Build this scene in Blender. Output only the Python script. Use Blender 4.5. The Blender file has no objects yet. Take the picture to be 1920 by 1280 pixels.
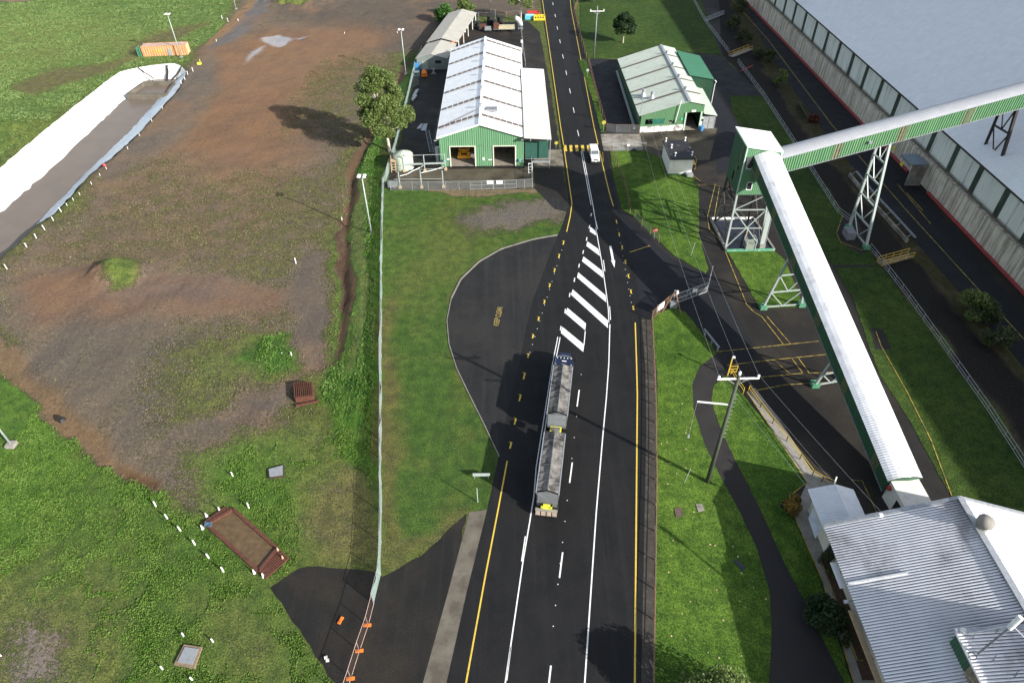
import bpy, math, random
import numpy as np
from mathutils import Vector, Matrix
random.seed(7); rng = np.random.default_rng(7)
R = math.radians
scn = bpy.context.scene
col = scn.collection

# ---------------------------------------------------------------- camera
PITCH, CAMH, ROLL = R(41.8), 65.2, R(0.6)
_c, _s, _cr, _sr = math.cos(PITCH), math.sin(PITCH), math.cos(ROLL), math.sin(ROLL)
CR = Vector((_cr, -_s*_sr, -_c*_sr)); CU = Vector((_sr, _s*_cr, _c*_cr)); CF = Vector((0, _c, -_s))
CP = Vector((0, 0, CAMH))
cam = bpy.data.cameras.new('camera'); cam.lens = 24; cam.sensor_width = 36; cam.clip_end = 3000; cam.clip_start = .5
camo = bpy.data.objects.new('camera', cam); col.objects.link(camo)
m = Matrix.Identity(4)
for i in range(3):
    m[i][0] = CR[i]; m[i][1] = CU[i]; m[i][2] = -CF[i]; m[i][3] = CP[i]
camo.matrix_world = m
scn.camera = camo

# ---------------------------------------------------------------- sky, sun, exposure
SUN_EL = R(25.0); SUN_V = Vector((0.806, -0.592, 0)).normalized()
S = Vector((SUN_V.x*math.cos(SUN_EL), SUN_V.y*math.cos(SUN_EL), math.sin(SUN_EL)))
w = bpy.data.worlds.new('World'); scn.world = w; w.use_nodes = True
nt = w.node_tree; bg = nt.nodes['Background']
sky = nt.nodes.new('ShaderNodeTexSky'); sky.sky_type = 'NISHITA'; sky.sun_disc = False
sky.sun_elevation = SUN_EL; sky.sun_rotation = math.atan2(SUN_V.x, SUN_V.y)
sky.air_density = 1.0; sky.dust_density = 1.6; sky.ozone_density = 1.0
hs = nt.nodes.new('ShaderNodeHueSaturation'); hs.inputs['Saturation'].default_value = .62
nt.links.new(sky.outputs[0], hs.inputs['Color']); nt.links.new(hs.outputs[0], bg.inputs[0]); bg.inputs[1].default_value = 0.118
sl = bpy.data.lights.new('sun', 'SUN'); sl.energy = 4.8; sl.angle = R(0.5); sl.color = (1, .955, .89)
so = bpy.data.objects.new('sun', sl); col.objects.link(so)
so.rotation_euler = S.to_track_quat('Z', 'Y').to_euler(); so.location = (60, -60, 90)
scn.view_settings.view_transform = 'Standard'; scn.view_settings.look = 'None'
scn.view_settings.exposure = 0.92; scn.view_settings.gamma = 1

# ---------------------------------------------------------------- helpers
def at(x, y, z=0.0):
    d = CF + CR*((x-960)/1280) + CU*((640-y)/1280)
    return CP + d*((z-CAMH)/d.z)
def V(*a): return Vector(a)
def srgb(r, g, b):
    return tuple(((c/255)/12.92 if c/255 <= .04045 else ((c/255+.055)/1.055)**2.4) for c in (r, g, b))

class MB:
    def __init__(s): s.v = []; s.f = []; s.m = []
    def add(s, vs, fs, mi=0):
        o = len(s.v); s.v += [tuple(p) for p in vs]; s.f += [tuple(i+o for i in f) for f in fs]; s.m += [mi]*len(fs); return s
    def box(s, c, size, rz=0, mi=0):
        hx, hy, hz = size[0]/2, size[1]/2, size[2]/2; ca, sa = math.cos(rz), math.sin(rz)
        vs = [(c[0]+x*ca-y*sa, c[1]+x*sa+y*ca, c[2]+z) for x in (-hx, hx) for y in (-hy, hy) for z in (-hz, hz)]
        return s.add(vs, [(0,1,3,2), (4,6,7,5), (0,4,5,1), (2,3,7,6), (0,2,6,4), (1,5,7,3)], mi)
    def bar(s, a, b, w, h=None, mi=0, up=(0,0,1)):
        a = Vector(a); b = Vector(b); h = h or w; d = (b-a).normalized(); up = Vector(up)
        if abs(d.dot(up)) > .98: up = Vector((0,1,0))
        x = d.cross(up).normalized()*w/2; y = x.cross(d).normalized()*h/2
        vs = [p+i*x+j*y for p in (a, b) for i, j in ((-1,-1), (1,-1), (1,1), (-1,1))]
        return s.add(vs, [(3,2,1,0), (4,5,6,7), (0,1,5,4), (1,2,6,5), (2,3,7,6), (3,0,4,7)], mi)
    def tube(s, pts, r, n=8, mi=0, cap=True):
        pts = [Vector(p) for p in pts]; k = len(pts); rs = r if isinstance(r, (list, tuple)) else [r]*k
        o = len(s.v); ref = None
        for i, p in enumerate(pts):
            d = (pts[min(i+1, k-1)]-pts[max(i-1, 0)]).normalized()
            if ref is None or abs(d.dot(ref)) > .95: ref = Vector((1,0,0)) if abs(d.x) < .8 else Vector((0,1,0))
            x = d.cross(ref).normalized(); y = d.cross(x); ref = ref
            for j in range(n):
                a = 2*math.pi*j/n; s.v.append(tuple(p+(x*math.cos(a)+y*math.sin(a))*rs[i]))
        for i in range(k-1):
            for j in range(n):
                j2 = (j+1) % n; s.f.append((o+i*n+j, o+i*n+j2, o+(i+1)*n+j2, o+(i+1)*n+j)); s.m.append(mi)
        if cap:
            s.f.append(tuple(o+j for j in range(n))[::-1]); s.m.append(mi)
            s.f.append(tuple(o+(k-1)*n+j for j in range(n))); s.m.append(mi)
        return s
    def cyl(s, c, r, h, n=16, mi=0, r2=None):
        c = Vector(c); return s.tube([c, c+V(0,0,h)], [r, r if r2 is None else r2], n, mi)
    def poly(s, pts, mi=0): return s.add(pts, [tuple(range(len(pts)))], mi)
    def prism(s, pts, z0, z1, mi=0):
        n = len(pts); a = [(p[0], p[1], z0) for p in pts]; b = [(p[0], p[1], z1) for p in pts]
        ar = sum(pts[i][0]*pts[(i+1) % n][1]-pts[(i+1) % n][0]*pts[i][1] for i in range(n))
        if ar < 0: a.reverse(); b.reverse()
        return s.add(a+b, [tuple(range(n))[::-1], tuple(range(n, 2*n))]+[(i, (i+1) % n, n+(i+1) % n, n+i) for i in range(n)], mi)
    def lathe(s, c, prof, n=20, mi=0):
        o = len(s.v); k = len(prof)
        for r, z in prof:
            for j in range(n):
                a = 2*math.pi*j/n; s.v.append((c[0]+r*math.cos(a), c[1]+r*math.sin(a), c[2]+z))
        for i in range(k-1):
            for j in range(n):
                j2 = (j+1) % n; s.f.append((o+i*n+j, o+i*n+j2, o+(i+1)*n+j2, o+(i+1)*n+j)); s.m.append(mi)
        s.f.append(tuple(o+(k-1)*n+j for j in range(n))); s.m.append(mi); return s
    def corr(s, A, B, C, D, pitch=.76, depth=.06, mi=0, nrm=None, val=None):
        """ribbed sheet: ribs spaced from A to B, running A->D / B->C"""
        A, B, C, D = map(Vector, (A, B, C, D)); n = max(2, int((B-A).length/pitch))
        N = (B-A).cross(D-A).normalized()
        if nrm is not None and N.dot(Vector(nrm)) < 0: N = -N
        o = len(s.v); us = []
        for i in range(n):
            for f, h in ((0, 0), (.28, 0), (.5, 1), (.78, 1)): us.append(((i+f)/n, h))
        us.append((1, 0))
        for u, h in us:
            s.v.append(tuple(A.lerp(B, u)+N*h*depth)); s.v.append(tuple(D.lerp(C, u)+N*h*depth))
        for i in range(len(us)-1):
            s.f.append((o+2*i, o+2*i+2, o+2*i+3, o+2*i+1)); s.m.append(val if val is not None and i % 4 == 0 else mi)
        return s
    def ribwall(s, a, b, top, pitch=.3, depth=.04, opens=(), z0=0, out=None, mi=0):
        """vertical ribbed wall a->b (xy), top(u)->z, openings (u0,u1,zlo,zhi) in metres along"""
        a = Vector((a[0], a[1], 0)); b = Vector((b[0], b[1], 0)); L = (b-a).length; d = (b-a)/L
        N = Vector((d.y, -d.x, 0)); 
        if out is not None and N.dot(Vector(out)) < 0: N = -N
        ks = set()
        n = max(2, int(L/pitch)); prof = []
        for i in range(n):
            for f, h in ((0, 0), (.3, 0), (.5, 1), (.8, 1)): prof.append(((i+f)*L/n, h))
        prof.append((L, 0)); us = [p[0] for p in prof]; hs_ = [p[1] for p in prof]
        ext = []
        for (u0, u1, _, _) in opens: ext += [u0, u1]
        for e in ext:
            h = np.interp(e, us, hs_); prof += [(e-.001, h), (e+.001, h)]
        prof.sort()
        for (ua, ha), (ub, hb) in zip(prof, prof[1:]):
            mid = (ua+ub)/2; segs = [(z0, None)]
            for (u0, u1, lo, hi) in opens:
                if u0 < mid < u1:
                    segs = [(hi, None)] + ([(z0, lo)] if lo > z0+.01 else [])
            for lo, hi in segs:
                ta = top(ua) if hi is None else hi; tb = top(ub) if hi is None else hi
                pa = a+d*ua+N*ha*depth; pb = a+d*ub+N*hb*depth
                s.add([(pa.x, pa.y, lo), (pb.x, pb.y, lo), (pb.x, pb.y, tb), (pa.x, pa.y, ta)], [(0,1,2,3)], mi)
        return s
    def build(s, name, mats, parent=None, smooth=False):
        me = bpy.data.meshes.new(name)
        org = V(0,0,0); p = parent
        while p is not None: org += p.location; p = p.parent
        vs = np.array(s.v, dtype=np.float64).reshape(-1, 3)-np.array(org)
        me.from_pydata(vs.tolist(), [], s.f)
        if not isinstance(mats, (list, tuple)): mats = [mats]
        for m_ in mats: me.materials.append(m_)
        if len(mats) > 1: me.polygons.foreach_set('material_index', s.m)
        if smooth: me.polygons.foreach_set('use_smooth', [True]*len(me.polygons))
        me.update(); o = bpy.data.objects.new(name, me); col.objects.link(o)
        if parent: o.parent = parent
        return o

def tag(o, label=None, cat=None, group=None, kind=None):
    if label: o['label'] = label
    if cat: o['category'] = cat
    if group: o['group'] = group
    if kind: o['kind'] = kind
    return o
def thing(name, loc, label, cat, group=None, rz=0):
    o = bpy.data.objects.new(name, None); col.objects.link(o); o.location = Vector(loc); o.rotation_euler.z = rz
    o.empty_display_size = .3
    return tag(o, label, cat, group)
def copytree(o, loc, rz=None, label=None, parent=None, scale=None):
    c = o.copy(); col.objects.link(c); c.parent = parent
    if parent is None:
        c.location = Vector(loc)
        if rz is not None: c.rotation_euler.z = rz
        if label: c['label'] = label
        if scale: c.scale = scale
    for ch in o.children: copytree(ch, None, parent=c)
    return c
def struct(name, mb, mats, smooth=False): return tag(mb.build(name, mats, None, smooth), kind='structure')

# ---------------------------------------------------------------- materials
class NT:
    def __init__(s, name):
        s.m = bpy.data.materials.new(name); s.m.use_nodes = True; s.t = s.m.node_tree
        s.b = s.t.nodes['Principled BSDF']; s.out = s.t.nodes['Material Output']
        s.geo = s.t.nodes.new('ShaderNodeNewGeometry')
    def n(s, ty, **k):
        nd = s.t.nodes.new(ty)
        for a, b in k.items():
            if a.startswith('_'): setattr(nd, a[1:], b)
        for a, b in k.items():
            if not a.startswith('_'): s.set(nd.inputs[int(a[1:])] if a[0] == 'i' and a[1:].isdigit() else nd.inputs[a], b)
        return nd
    def set(s, sock, v):
        if isinstance(v, bpy.types.NodeSocket): s.t.links.new(v, sock)
        else:
            if isinstance(v, tuple) and len(v) == 3 and sock.type == 'RGBA': v = (*v, 1)
            sock.default_value = v
    def noise(s, scale, detail=4, rough=.55, vec=None, dist=0):
        return s.n('ShaderNodeTexNoise', Vector=vec or s.geo.outputs['Position'], Scale=scale, Detail=detail, Roughness=rough, Distortion=dist).outputs[0]
    def math(s, op, a, b=0.0, c=None, clamp=False):
        nd = s.n('ShaderNodeMath', _operation=op, i0=a, i1=b); nd.use_clamp = clamp
        if c is not None: s.set(nd.inputs[2], c)
        return nd.outputs[0]
    def ramp(s, v, lo, hi, a=0.0, b=1.0):
        nd = s.n('ShaderNodeMapRange', i0=v, i1=lo, i2=hi, i3=a, i4=b); nd.interpolation_type = 'SMOOTHSTEP'; return nd.outputs[0]
    def mix(s, f, a, b, mode='MIX'):
        nd = s.t.nodes.new('ShaderNodeMix'); nd.data_type = 'RGBA'; nd.blend_type = mode
        s.set(nd.inputs[0], f); s.set(nd.inputs[6], a); s.set(nd.inputs[7], b); return nd.outputs[2]
    def scalev(s, sx, sy, sz):
        return s.n('ShaderNodeVectorMath', _operation='MULTIPLY', i0=s.geo.outputs['Position'], i1=(sx, sy, sz)).outputs[0]
    def bump(s, h, strength=.3, dist=.05):
        bn = s.n('ShaderNodeBump', Height=h, Strength=strength, Distance=dist); s.set(s.b.inputs['Normal'], bn.outputs[0])
    def fin(s, colr, rough=.7, metal=0.0, spec=.4):
        s.set(s.b.inputs['Base Color'], colr); s.set(s.b.inputs['Roughness'], rough); s.set(s.b.inputs['Metallic'], metal)
        s.b.inputs['Specular IOR Level'].default_value = spec; return s.m

def M(name, c, rough=.7, metal=0, var=.18, sc=1.2, dirt=None, dirtamt=.5, dsc=.5, dlo=.5, dhi=.7, bump=0, spec=.4, stretch=None):
    t = NT(name)
    v = t.scalev(*stretch) if stretch else None
    n1 = t.noise(sc, 6, .6, v)
    k = t.ramp(n1, .25, .75)
    colr = t.mix(k, tuple(x*(1-var) for x in c), tuple(min(1, x*(1+var)) for x in c))
    if dirt:
        d = t.ramp(t.noise(dsc, 8, .65, v), dlo, dhi); colr = t.mix(t.math('MULTIPLY', d, dirtamt), colr, dirt)
    if bump: t.bump(t.noise(sc*12, 5), bump, .03)
    return t.fin(colr, rough, metal, spec)
# ---------------------------------------------------------------- shared materials
def asphalt(name, c, tint=(.05,.045,.04), amt=.5, rough=.75, lanes=False):
    t = NT(name); n1 = t.noise(.35, 6, .6); n2 = t.noise(14, 3, .7); n3 = t.noise(.09, 4, .6)
    colr = t.mix(t.ramp(n1, .3, .7), tuple(x*.82 for x in c), tuple(x*1.2 for x in c))
    colr = t.mix(t.math('MULTIPLY', t.ramp(n3, .46, .66), amt), colr, tint)
    if lanes:
        st = t.noise(1, 5, .6, t.scalev(1.1, .035, 1)); colr = t.mix(t.math('MULTIPLY', t.ramp(st, .45, .72), .6), colr, tuple(x*2.0 for x in c))
        cr = t.ramp(t.math('ABSOLUTE', t.math('SUBTRACT', t.noise(.23, 8, .7), .5)), .0, .004, 1, 0)
        colr = t.mix(t.math('MULTIPLY', cr, .5), colr, tuple(x*.4 for x in c))
    colr = t.mix(t.ramp(n2, .35, .8), t.mix(.5, colr, (0, 0, 0)), t.mix(1.0, colr, (1.5, 1.5, 1.5), 'MULTIPLY'))
    t.bump(n2, .25, .01)
    return t.fin(colr, t.ramp(n1, .3, .7, rough-.08, rough+.1), 0, .3)

def grassmat(name, attr=False, c1=(.043,.098,.013), c2=(.082,.150,.025), stripes=True, dry=(.12,.105,.045)):
    t = NT(name)
    nb = t.noise(.07, 4, .6); nm = t.noise(.7, 5, .65); nf = t.noise(5.5, 3, .7); nff = t.noise(13, 2, .7)
    if attr:
        sa = t.n('ShaderNodeAttribute'); sa.attribute_name = 'soil'; ga = t.n('ShaderNodeAttribute'); ga.attribute_name = 'grass'
        soil, gr, W = t.mix(1.0, sa.outputs['Color'], (.93, .89, .82), 'MULTIPLY'), ga.outputs['Color'], t.math('SUBTRACT', ga.outputs['Alpha'], 0.0)
        mud = t.math('SUBTRACT', sa.outputs['Alpha'], 0.0)
    else: gr = t.mix(t.ramp(nb, .35, .65), c1, c2)
    if attr:
        st = t.noise(1, 3, .5, t.scalev(.9, .03, 1)); gr = t.mix(t.math('MULTIPLY', t.ramp(st, .45, .7), .3), gr, t.mix(1.0, gr, (.7, .72, .7), 'MULTIPLY'))
        hv = t.ramp(t.noise(.22, 6, .65), .45, .7); gr = t.mix(t.math('MULTIPLY', hv, .35), gr, (.13, .14, .045))
    # grass look: tussocks, light and dark blades
    g = t.mix(t.ramp(nm, .3, .72), t.mix(1.0, gr, (.62, .68, .62), 'MULTIPLY'), t.mix(1.0, gr, (1.3, 1.22, 1.1), 'MULTIPLY'))
    g = t.mix(t.ramp(nf, .3, .7), t.mix(1.0, g, (.44, .5, .44), 'MULTIPLY'), t.mix(1.0, g, (1.6, 1.5, 1.3), 'MULTIPLY'))
    g = t.mix(t.ramp(nff, .3, .72), t.mix(1.0, g, (.55, .56, .54), 'MULTIPLY'), t.mix(1.0, g, (1.45, 1.45, 1.35), 'MULTIPLY'))
    if stripes and not attr:
        st = t.noise(1, 3, .5, t.scalev(.9, .03, 1)); g = t.mix(t.math('MULTIPLY', t.ramp(st, .5, .7), .3), g, t.mix(1.0, g, (.62, .66, .6), 'MULTIPLY'))
        d = t.ramp(t.noise(.25, 7, .7), .6, .78); g = t.mix(t.math('MULTIPLY', d, .35), g, dry)
        g = t.mix(t.math('MULTIPLY', t.ramp(t.noise(2.3, 2, .5), .76, .8), .6), g, (.3, .25, .1))
    h = t.math('ADD', t.math('MULTIPLY', nm, .5), t.math('ADD', nf, nff))
    if attr:
        ne = t.math('ADD', t.math('MULTIPLY', t.noise(.32, 6, .7), .5), t.math('ADD', t.math('MULTIPLY', t.noise(2.2, 3, .7), .45), t.math('MULTIPLY', t.noise(6.5, 2, .7), .45)))
        e = t.math('ADD', W, t.math('MULTIPLY', t.math('SUBTRACT', ne, .70), 2.0))
        msk = t.ramp(e, .42, .58)
        sn = t.noise(1.7, 7, .75); sb = t.noise(.12, 6, .6)
        s = t.mix(t.ramp(sn, .3, .72), t.mix(1.0, soil, (.78, .78, .78), 'MULTIPLY'), t.mix(1.0, soil, (1.22, 1.22, 1.2), 'MULTIPLY'))
        s = t.mix(t.ramp(sb, .35, .65), t.mix(1.0, s, (.9, .92, .96), 'MULTIPLY'), t.mix(1.0, s, (1.12, 1.08, 1.0), 'MULTIPLY'))
        track = t.noise(1, 6, .6, t.scalev(1.0, .06, 1)); s = t.mix(t.math('MULTIPLY', t.ramp(track, .52, .66), .3), s, t.mix(1.0, s, (.6, .6, .62), 'MULTIPLY'))
        # straw coloured flecks between bare soil and grass
        vo = t.n('ShaderNodeTexVoronoi', Vector=t.geo.outputs['Position'], Scale=3.0, Randomness=1.0)
        fl = t.math('MULTIPLY', t.ramp(vo.outputs['Distance'], .2, .42, 1, 0), t.ramp(t.math('ABSOLUTE', t.math('SUBTRACT', e, .5)), .03, .42, 1, 0))
        fl = t.math('MULTIPLY', fl, t.ramp(mud, .4, .9))
        red_ = t.ramp(t.noise(.055, 5, .65), .5, .68); s = t.mix(t.math('MULTIPLY', t.math('MULTIPLY', red_, .6), t.ramp(mud, .5, 1)), s, (.165, .098, .058))
        spk = t.ramp(t.noise(4.5, 2, .7), .56, .72); s = t.mix(t.math('MULTIPLY', spk, .25), s, (.18, .155, .12))
        colr = t.mix(msk, s, g); colr = t.mix(t.math('MULTIPLY', fl, .6), colr, (.27, .235, .13))
        wet = t.ramp(mud, .0, .3)
        hh = t.math('ADD', t.math('MULTIPLY', h, t.math('MULTIPLY', msk, 1.0)), t.math('MULTIPLY', sn, .35))
        t.bump(hh, .9, .22)
        return t.fin(colr, t.math('ADD', .3, t.math('MULTIPLY', wet, .6)), 0, .25)
    t.bump(h, .7, .14)
    return t.fin(g, .9, 0, .2)

mGround = grassmat('ground_soil_and_grass', True)
mLawn = grassmat('mown_lawn')
mLawnShade = grassmat('shade_tinted_lawn', False, (.024,.056,.010), (.043,.078,.016))  # darker copy of the lawn: shade over the east lawns put into its colour
mLawnDry = grassmat('thin_verge_grass', False, (.05,.06,.02), (.10,.10,.045), False)
mRoad = asphalt('fresh_black_asphalt', (.0095,.0095,.0098), (.015,.015,.015), .6, .72, True)
mBay = asphalt('worn_grey_asphalt', (.019,.019,.0192), (.032,.030,.027), .8, .8, True)
mYard = asphalt('dirty_yard_asphalt', (.020,.0175,.015), (.045,.036,.027), .8, .7)
mYardB = asphalt('blue_black_asphalt', (.013,.014,.018), (.021,.021,.024), .6, .7)
mMud = asphalt('oily_concrete', (.10,.085,.06), (.018,.015,.012), .95, .7)
mConc = M('weathered_concrete', (.27,.25,.215), .85, 0, .2, .8, (.10,.085,.065), .8, .35, .42, .62, .2)
mConcP = M('pale_concrete', (.25,.235,.205), .85, 0, .15, 1.5, (.14,.12,.10), .6, .6, .5, .7)
mWhiteP = M('white_road_paint', (.74,.74,.73), .6, 0, .08, 3, (.25,.25,.25), .35, 2.2, .5, .75)
mYellP = M('yellow_road_paint', (.62,.44,.06), .6, 0, .1, 3, (.12,.10,.05), .5, 2.5, .5, .75)
mYell = M('yellow_handrail_paint', (.55,.38,.05), .5, 0, .15, 3)
mSignY = M('dull_yellow_sign', (.42,.36,.06), .6)
mYellFade = M('faded_yellow_line', (.36,.27,.05), .7, 0, .2, 3, (.05,.045,.035), .7, 1.2, .45, .6)
mGalv = M('galvanised_steel', (.42,.44,.46), .45, .5, .15, 3, (.2,.16,.12), .3, 2)
mGalvD = M('dull_grey_steel', (.22,.235,.25), .6, .3, .2, 3, (.12,.08,.05), .4, 2)
mGut = M('muddy_gutter_concrete', (.13,.115,.09), .85, 0, .25, 1, (.05,.042,.03), .7, .5, .45, .62)
mKerb = M('dirty_kerb', (.20,.19,.165), .85, 0, .2, 2, (.07,.06,.045), .7, 1)
mDrv = M('stained_driveway_concrete', (.20,.18,.14), .85, 0, .25, .8, (.05,.042,.032), .85, .3, .42, .62)
mPale = M('pale_green_painted_steel', (.36,.41,.39), .5, .1, .12, 2, (.2,.16,.1), .35, 2)
mDarkSt = M('sooty_dark_steel', (.045,.04,.038), .6, .2, .2, 3)
mRust = M('rusty_steel', (.105,.040,.026), .8, .1, .35, 4, (.035,.018,.012), .6, 5)
mWhite = M('white_painted_metal', (.78,.78,.76), .45, 0, .05, 2, (.45,.42,.36), .3, 1)
mBlack = M('black_rubber', (.015,.015,.015), .6, 0, .2, 4)
mGlass = M('dark_window_glass', (.02,.025,.03), .12, 0, .1, 1, spec=.8)
mWood = M('weathered_timber', (.20,.15,.10), .85, 0, .3, 4)
mTan = M('tan_painted_timber', (.45,.33,.20), .7, 0, .15, 3)
mRed = M('red_paint', (.42,.05,.04), .5, 0, .15, 3)
mOrange = M('orange_plastic', (.75,.20,.03), .5, 0, .08, 3)
mBlue = M('blue_plastic', (.05,.20,.42), .5, 0, .1, 3)
mSignW = M('white_sign_face', (.75,.75,.72), .5, 0, .03, 2)
mBrick = M('brown_fence_posts', (.20,.12,.075), .8, 0, .25, 5)

def vnoise(x, y, sc, seed):
    r = np.random.default_rng(seed); T = r.random((256, 256)); X = x/sc; Y = y/sc
    i = np.floor(X).astype(int); j = np.floor(Y).astype(int); fx = X-i; fy = Y-j; fx = fx*fx*(3-2*fx); fy = fy*fy*(3-2*fy)
    g = lambda a, b: T[a % 256, b % 256]
    return (g(i, j)*(1-fx)+g(i+1, j)*fx)*(1-fy)+(g(i, j+1)*(1-fx)+g(i+1, j+1)*fx)*fy-.5
def sdist(x, y, P_):
    """signed distance, positive inside"""
    P_ = np.asarray(P_); d2 = np.full(x.shape, 1e18); ins = np.zeros(x.shape, bool); n = len(P_)
    for i in range(n):
        ax, ay = P_[i]; bx, by = P_[(i+1) % n]; ex, ey = bx-ax, by-ay
        t = np.clip(((x-ax)*ex+(y-ay)*ey)/(ex*ex+ey*ey+1e-12), 0, 1)
        d2 = np.minimum(d2, (x-ax-t*ex)**2+(y-ay-t*ey)**2)
        if ey != 0:
            c = ((ay > y) != (by > y)) & (x < ex*(y-ay)/ey+ax); ins ^= c
    d = np.sqrt(d2); return np.where(ins, d, -d)
def W2(pts, z=0): return [(at(x, y, z).x, at(x, y, z).y) for x, y in pts]

# ---------------------------------------------------------------- canal outline (used to sink the ground)
rimL = [(-150,430), (-60,360), (0,315), (48,274), (96,234), (161,182), (195,156), (224,135), (258,127), (284,123), (310,120), (328,119), (341,125), (350,135)]
toeL = [(-150,520), (-60,457), (0,410), (46,370), (91,330), (165,260), (200,226), (237,190), (258,163), (270,154), (297,152), (312,152), (322,151), (330,150)]
rimR = [(350,135), (333,169), (300,205), (268,242), (238,270), (208,297), (167,328), (130,370), (100,402), (80,415)]
toeR = [(330,150), (292,190), (266,218), (240,247), (218,268), (195,290), (156,328), (115,370), (86,398), (66,424)]
bank = [(66,424), (40,448), (0,483), (-60,530), (-150,600)]
WZ = -2.5
canal_poly = W2(rimL)+W2(rimR[1:])+W2(bank)

# ---------------------------------------------------------------- ground sheet
def axis(lo, hi, st, far):
    a = np.arange(lo, hi+.01, st); e = [10, 30, 80, 200, 500, far]
    return np.concatenate([[lo-q for q in e[::-1]], a, [hi+q for q in e]])
xs = axis(-190, 170, .6, 1400); ys = axis(14, 262, .6, 1400)
GX, GY = np.meshgrid(xs, ys); gx, gy = GX.ravel(), GY.ravel(); N = gx.size
wx = gx+2.2*vnoise(gx, gy, 6, 1)+1.1*vnoise(gx, gy, 2.2, 2); wy = gy+2.2*vnoise(gx, gy, 6, 3)+1.1*vnoise(gx, gy, 2.2, 4)
wx2 = gx+6*vnoise(gx, gy, 14, 5); wy2 = gy+6*vnoise(gx, gy, 14, 6)
soil = np.tile(np.array([.105,.085,.068, 1.0]), (N, 1)); grass = np.tile(np.array([.075,.105,.028, .85]), (N, 1))
def zone(px, soft=1.5, s=None, g=None, W=None, mud=None, z=0, amt=1.0, big=False, world=False):
    P_ = px if world else W2(px, z)
    if big: soft *= 1.9
    sd = sdist(wx2+(wx-gx) if big else wx, wy2+(wy-gy) if big else wy, P_)
    k = np.clip((sd+soft)/(2*soft), 0, 1); k = (k*k*(3-2*k)*amt)[:, None]
    if s is not None: soil[:, :3] = soil[:, :3]*(1-k)+np.array(s)*k
    if g is not None: grass[:, :3] = grass[:, :3]*(1-k)+np.array(g)*k
    if W is not None: grass[:, 3:] = grass[:, 3:]*(1-k)+W*k
    if mud is not None: soil[:, 3:] = soil[:, 3:]*(1-k)+mud*k
GB, GM, GD, GO = (.07,.15,.024), (.075,.12,.03), (.095,.12,.042), (.125,.125,.055)
# upper left pasture
zone([(-400,-60),(520,-60),(440,60),(400,80),(352,112),(262,120),(160,178),(-400,560)], 3, s=(.17,.14,.09), g=(.085,.15,.042), W=.98, mud=.3, big=True)
zone([(-200,30),(120,25),(330,60),(300,95),(150,110),(-100,200)], 6, g=(.15,.185,.065), big=True, amt=.7)
zone([(10,165),(100,130),(230,110),(240,85),(330,50),(395,40),(330,80),(180,140),(60,180)], 3, s=(.17,.15,.125), W=.6, g=GO)
zone([(-200,10),(60,3),(160,-30),(-200,-40)], 2, s=(.19,.15,.10), W=.3)
# the brown works field
field = [(480,-60),(1020,-60),(1005,30),(870,28),(790,95),(745,100),(690,240),(650,330),(640,420),(618,470),(600,620),(595,760),(600,850),(560,900),(430,960),(300,935),(170,830),(60,720),(0,640),(-200,560),(-200,640),(60,440),(100,415),(160,345),(230,290),(345,185),(365,150),(365,115),(400,85)]
zone(field, 2.5, s=(.125,.102,.085), g=GO, W=.31, mud=1, big=True)
zone([(520,-60),(1020,-60),(1005,30),(870,28),(790,90),(745,95),(700,90),(640,50),(560,45),(520,20)], 3, s=(.090,.074,.064), W=.2)
zone([(400,95),(480,62),(560,52),(660,42),(715,62),(690,130),(600,190),(560,290),(520,350),(330,400),(215,350),(300,260),(340,190),(370,130)], 5, s=(.165,.098,.060), W=.14, big=True)
zone([(470,85),(640,60),(700,85),(640,130),(560,150),(470,190),(400,180),(410,120)], 4, s=(.175,.108,.068), W=.06, big=True)
zone([(340,130),(400,100),(410,160),(360,240),(250,340),(170,380),(200,310),(290,230)], 3, s=(.12,.10,.085), W=.2)
zone([(590,110),(700,90),(735,130),(690,240),(640,260),(560,235),(500,260),(560,180)], 4, W=.5, g=GO, amt=.85, big=True)
zone([(240,330),(330,280),(420,330),(470,330),(540,420),(430,470),(330,480),(150,520),(90,480),(130,400)], 5, W=.42, g=GO, s=(.14,.10,.075), big=True)
zone([(480,330),(640,330),(640,430),(600,480),(540,560),(420,560),(400,470),(500,420)], 4, W=.52, g=GO, big=True)
zone([(40,520),(160,495),(300,520),(540,540),(540,590),(300,585),(160,610),(60,600)], 3, s=(.15,.095,.065), W=.18)
zone([(180,505),(420,530),(450,560),(280,570),(180,550)], 3, s=(.13,.095,.08), W=.1)
zone([(60,640),(180,590),(330,600),(420,620),(330,660),(300,710),(350,790),(390,870),(375,930),(300,880),(200,810),(100,740)], 2.5, s=(.10,.086,.074), W=.2, big=True)
zone([(330,640),(540,600),(560,700),(440,760),(330,790),(300,710)], 5, W=.66, g=(.095,.125,.042), big=True)
zone([(470,630),(545,625),(560,700),(500,715),(440,680)], 1.5, W=.95, g=(.05,.12,.022))
zone([(562,470),(614,478),(606,600),(612,690),(575,705),(552,650),(550,540)], 2.2, s=(.10,.083,.073), W=.14)
zone([(330,840),(450,755),(545,722),(552,745),(470,800),(380,850)], 2, s=(.09,.078,.07), W=.14)
zone([(370,850),(480,800),(580,800),(640,900),(640,1000),(560,1050),(440,970),(400,930)], 3, W=.9, g=GB, s=(.12,.09,.06), big=True)
zone([(570,900),(705,860),(706,1060),(600,1060),(540,1000)], 3, W=.62, g=GO, s=(.13,.11,.085), mud=.6)
zone([(172,508),(180,492),(205,482),(240,482),(264,496),(268,515),(255,532),(220,540),(188,533)], 1.4, W=.95, g=(.10,.145,.04))
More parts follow.
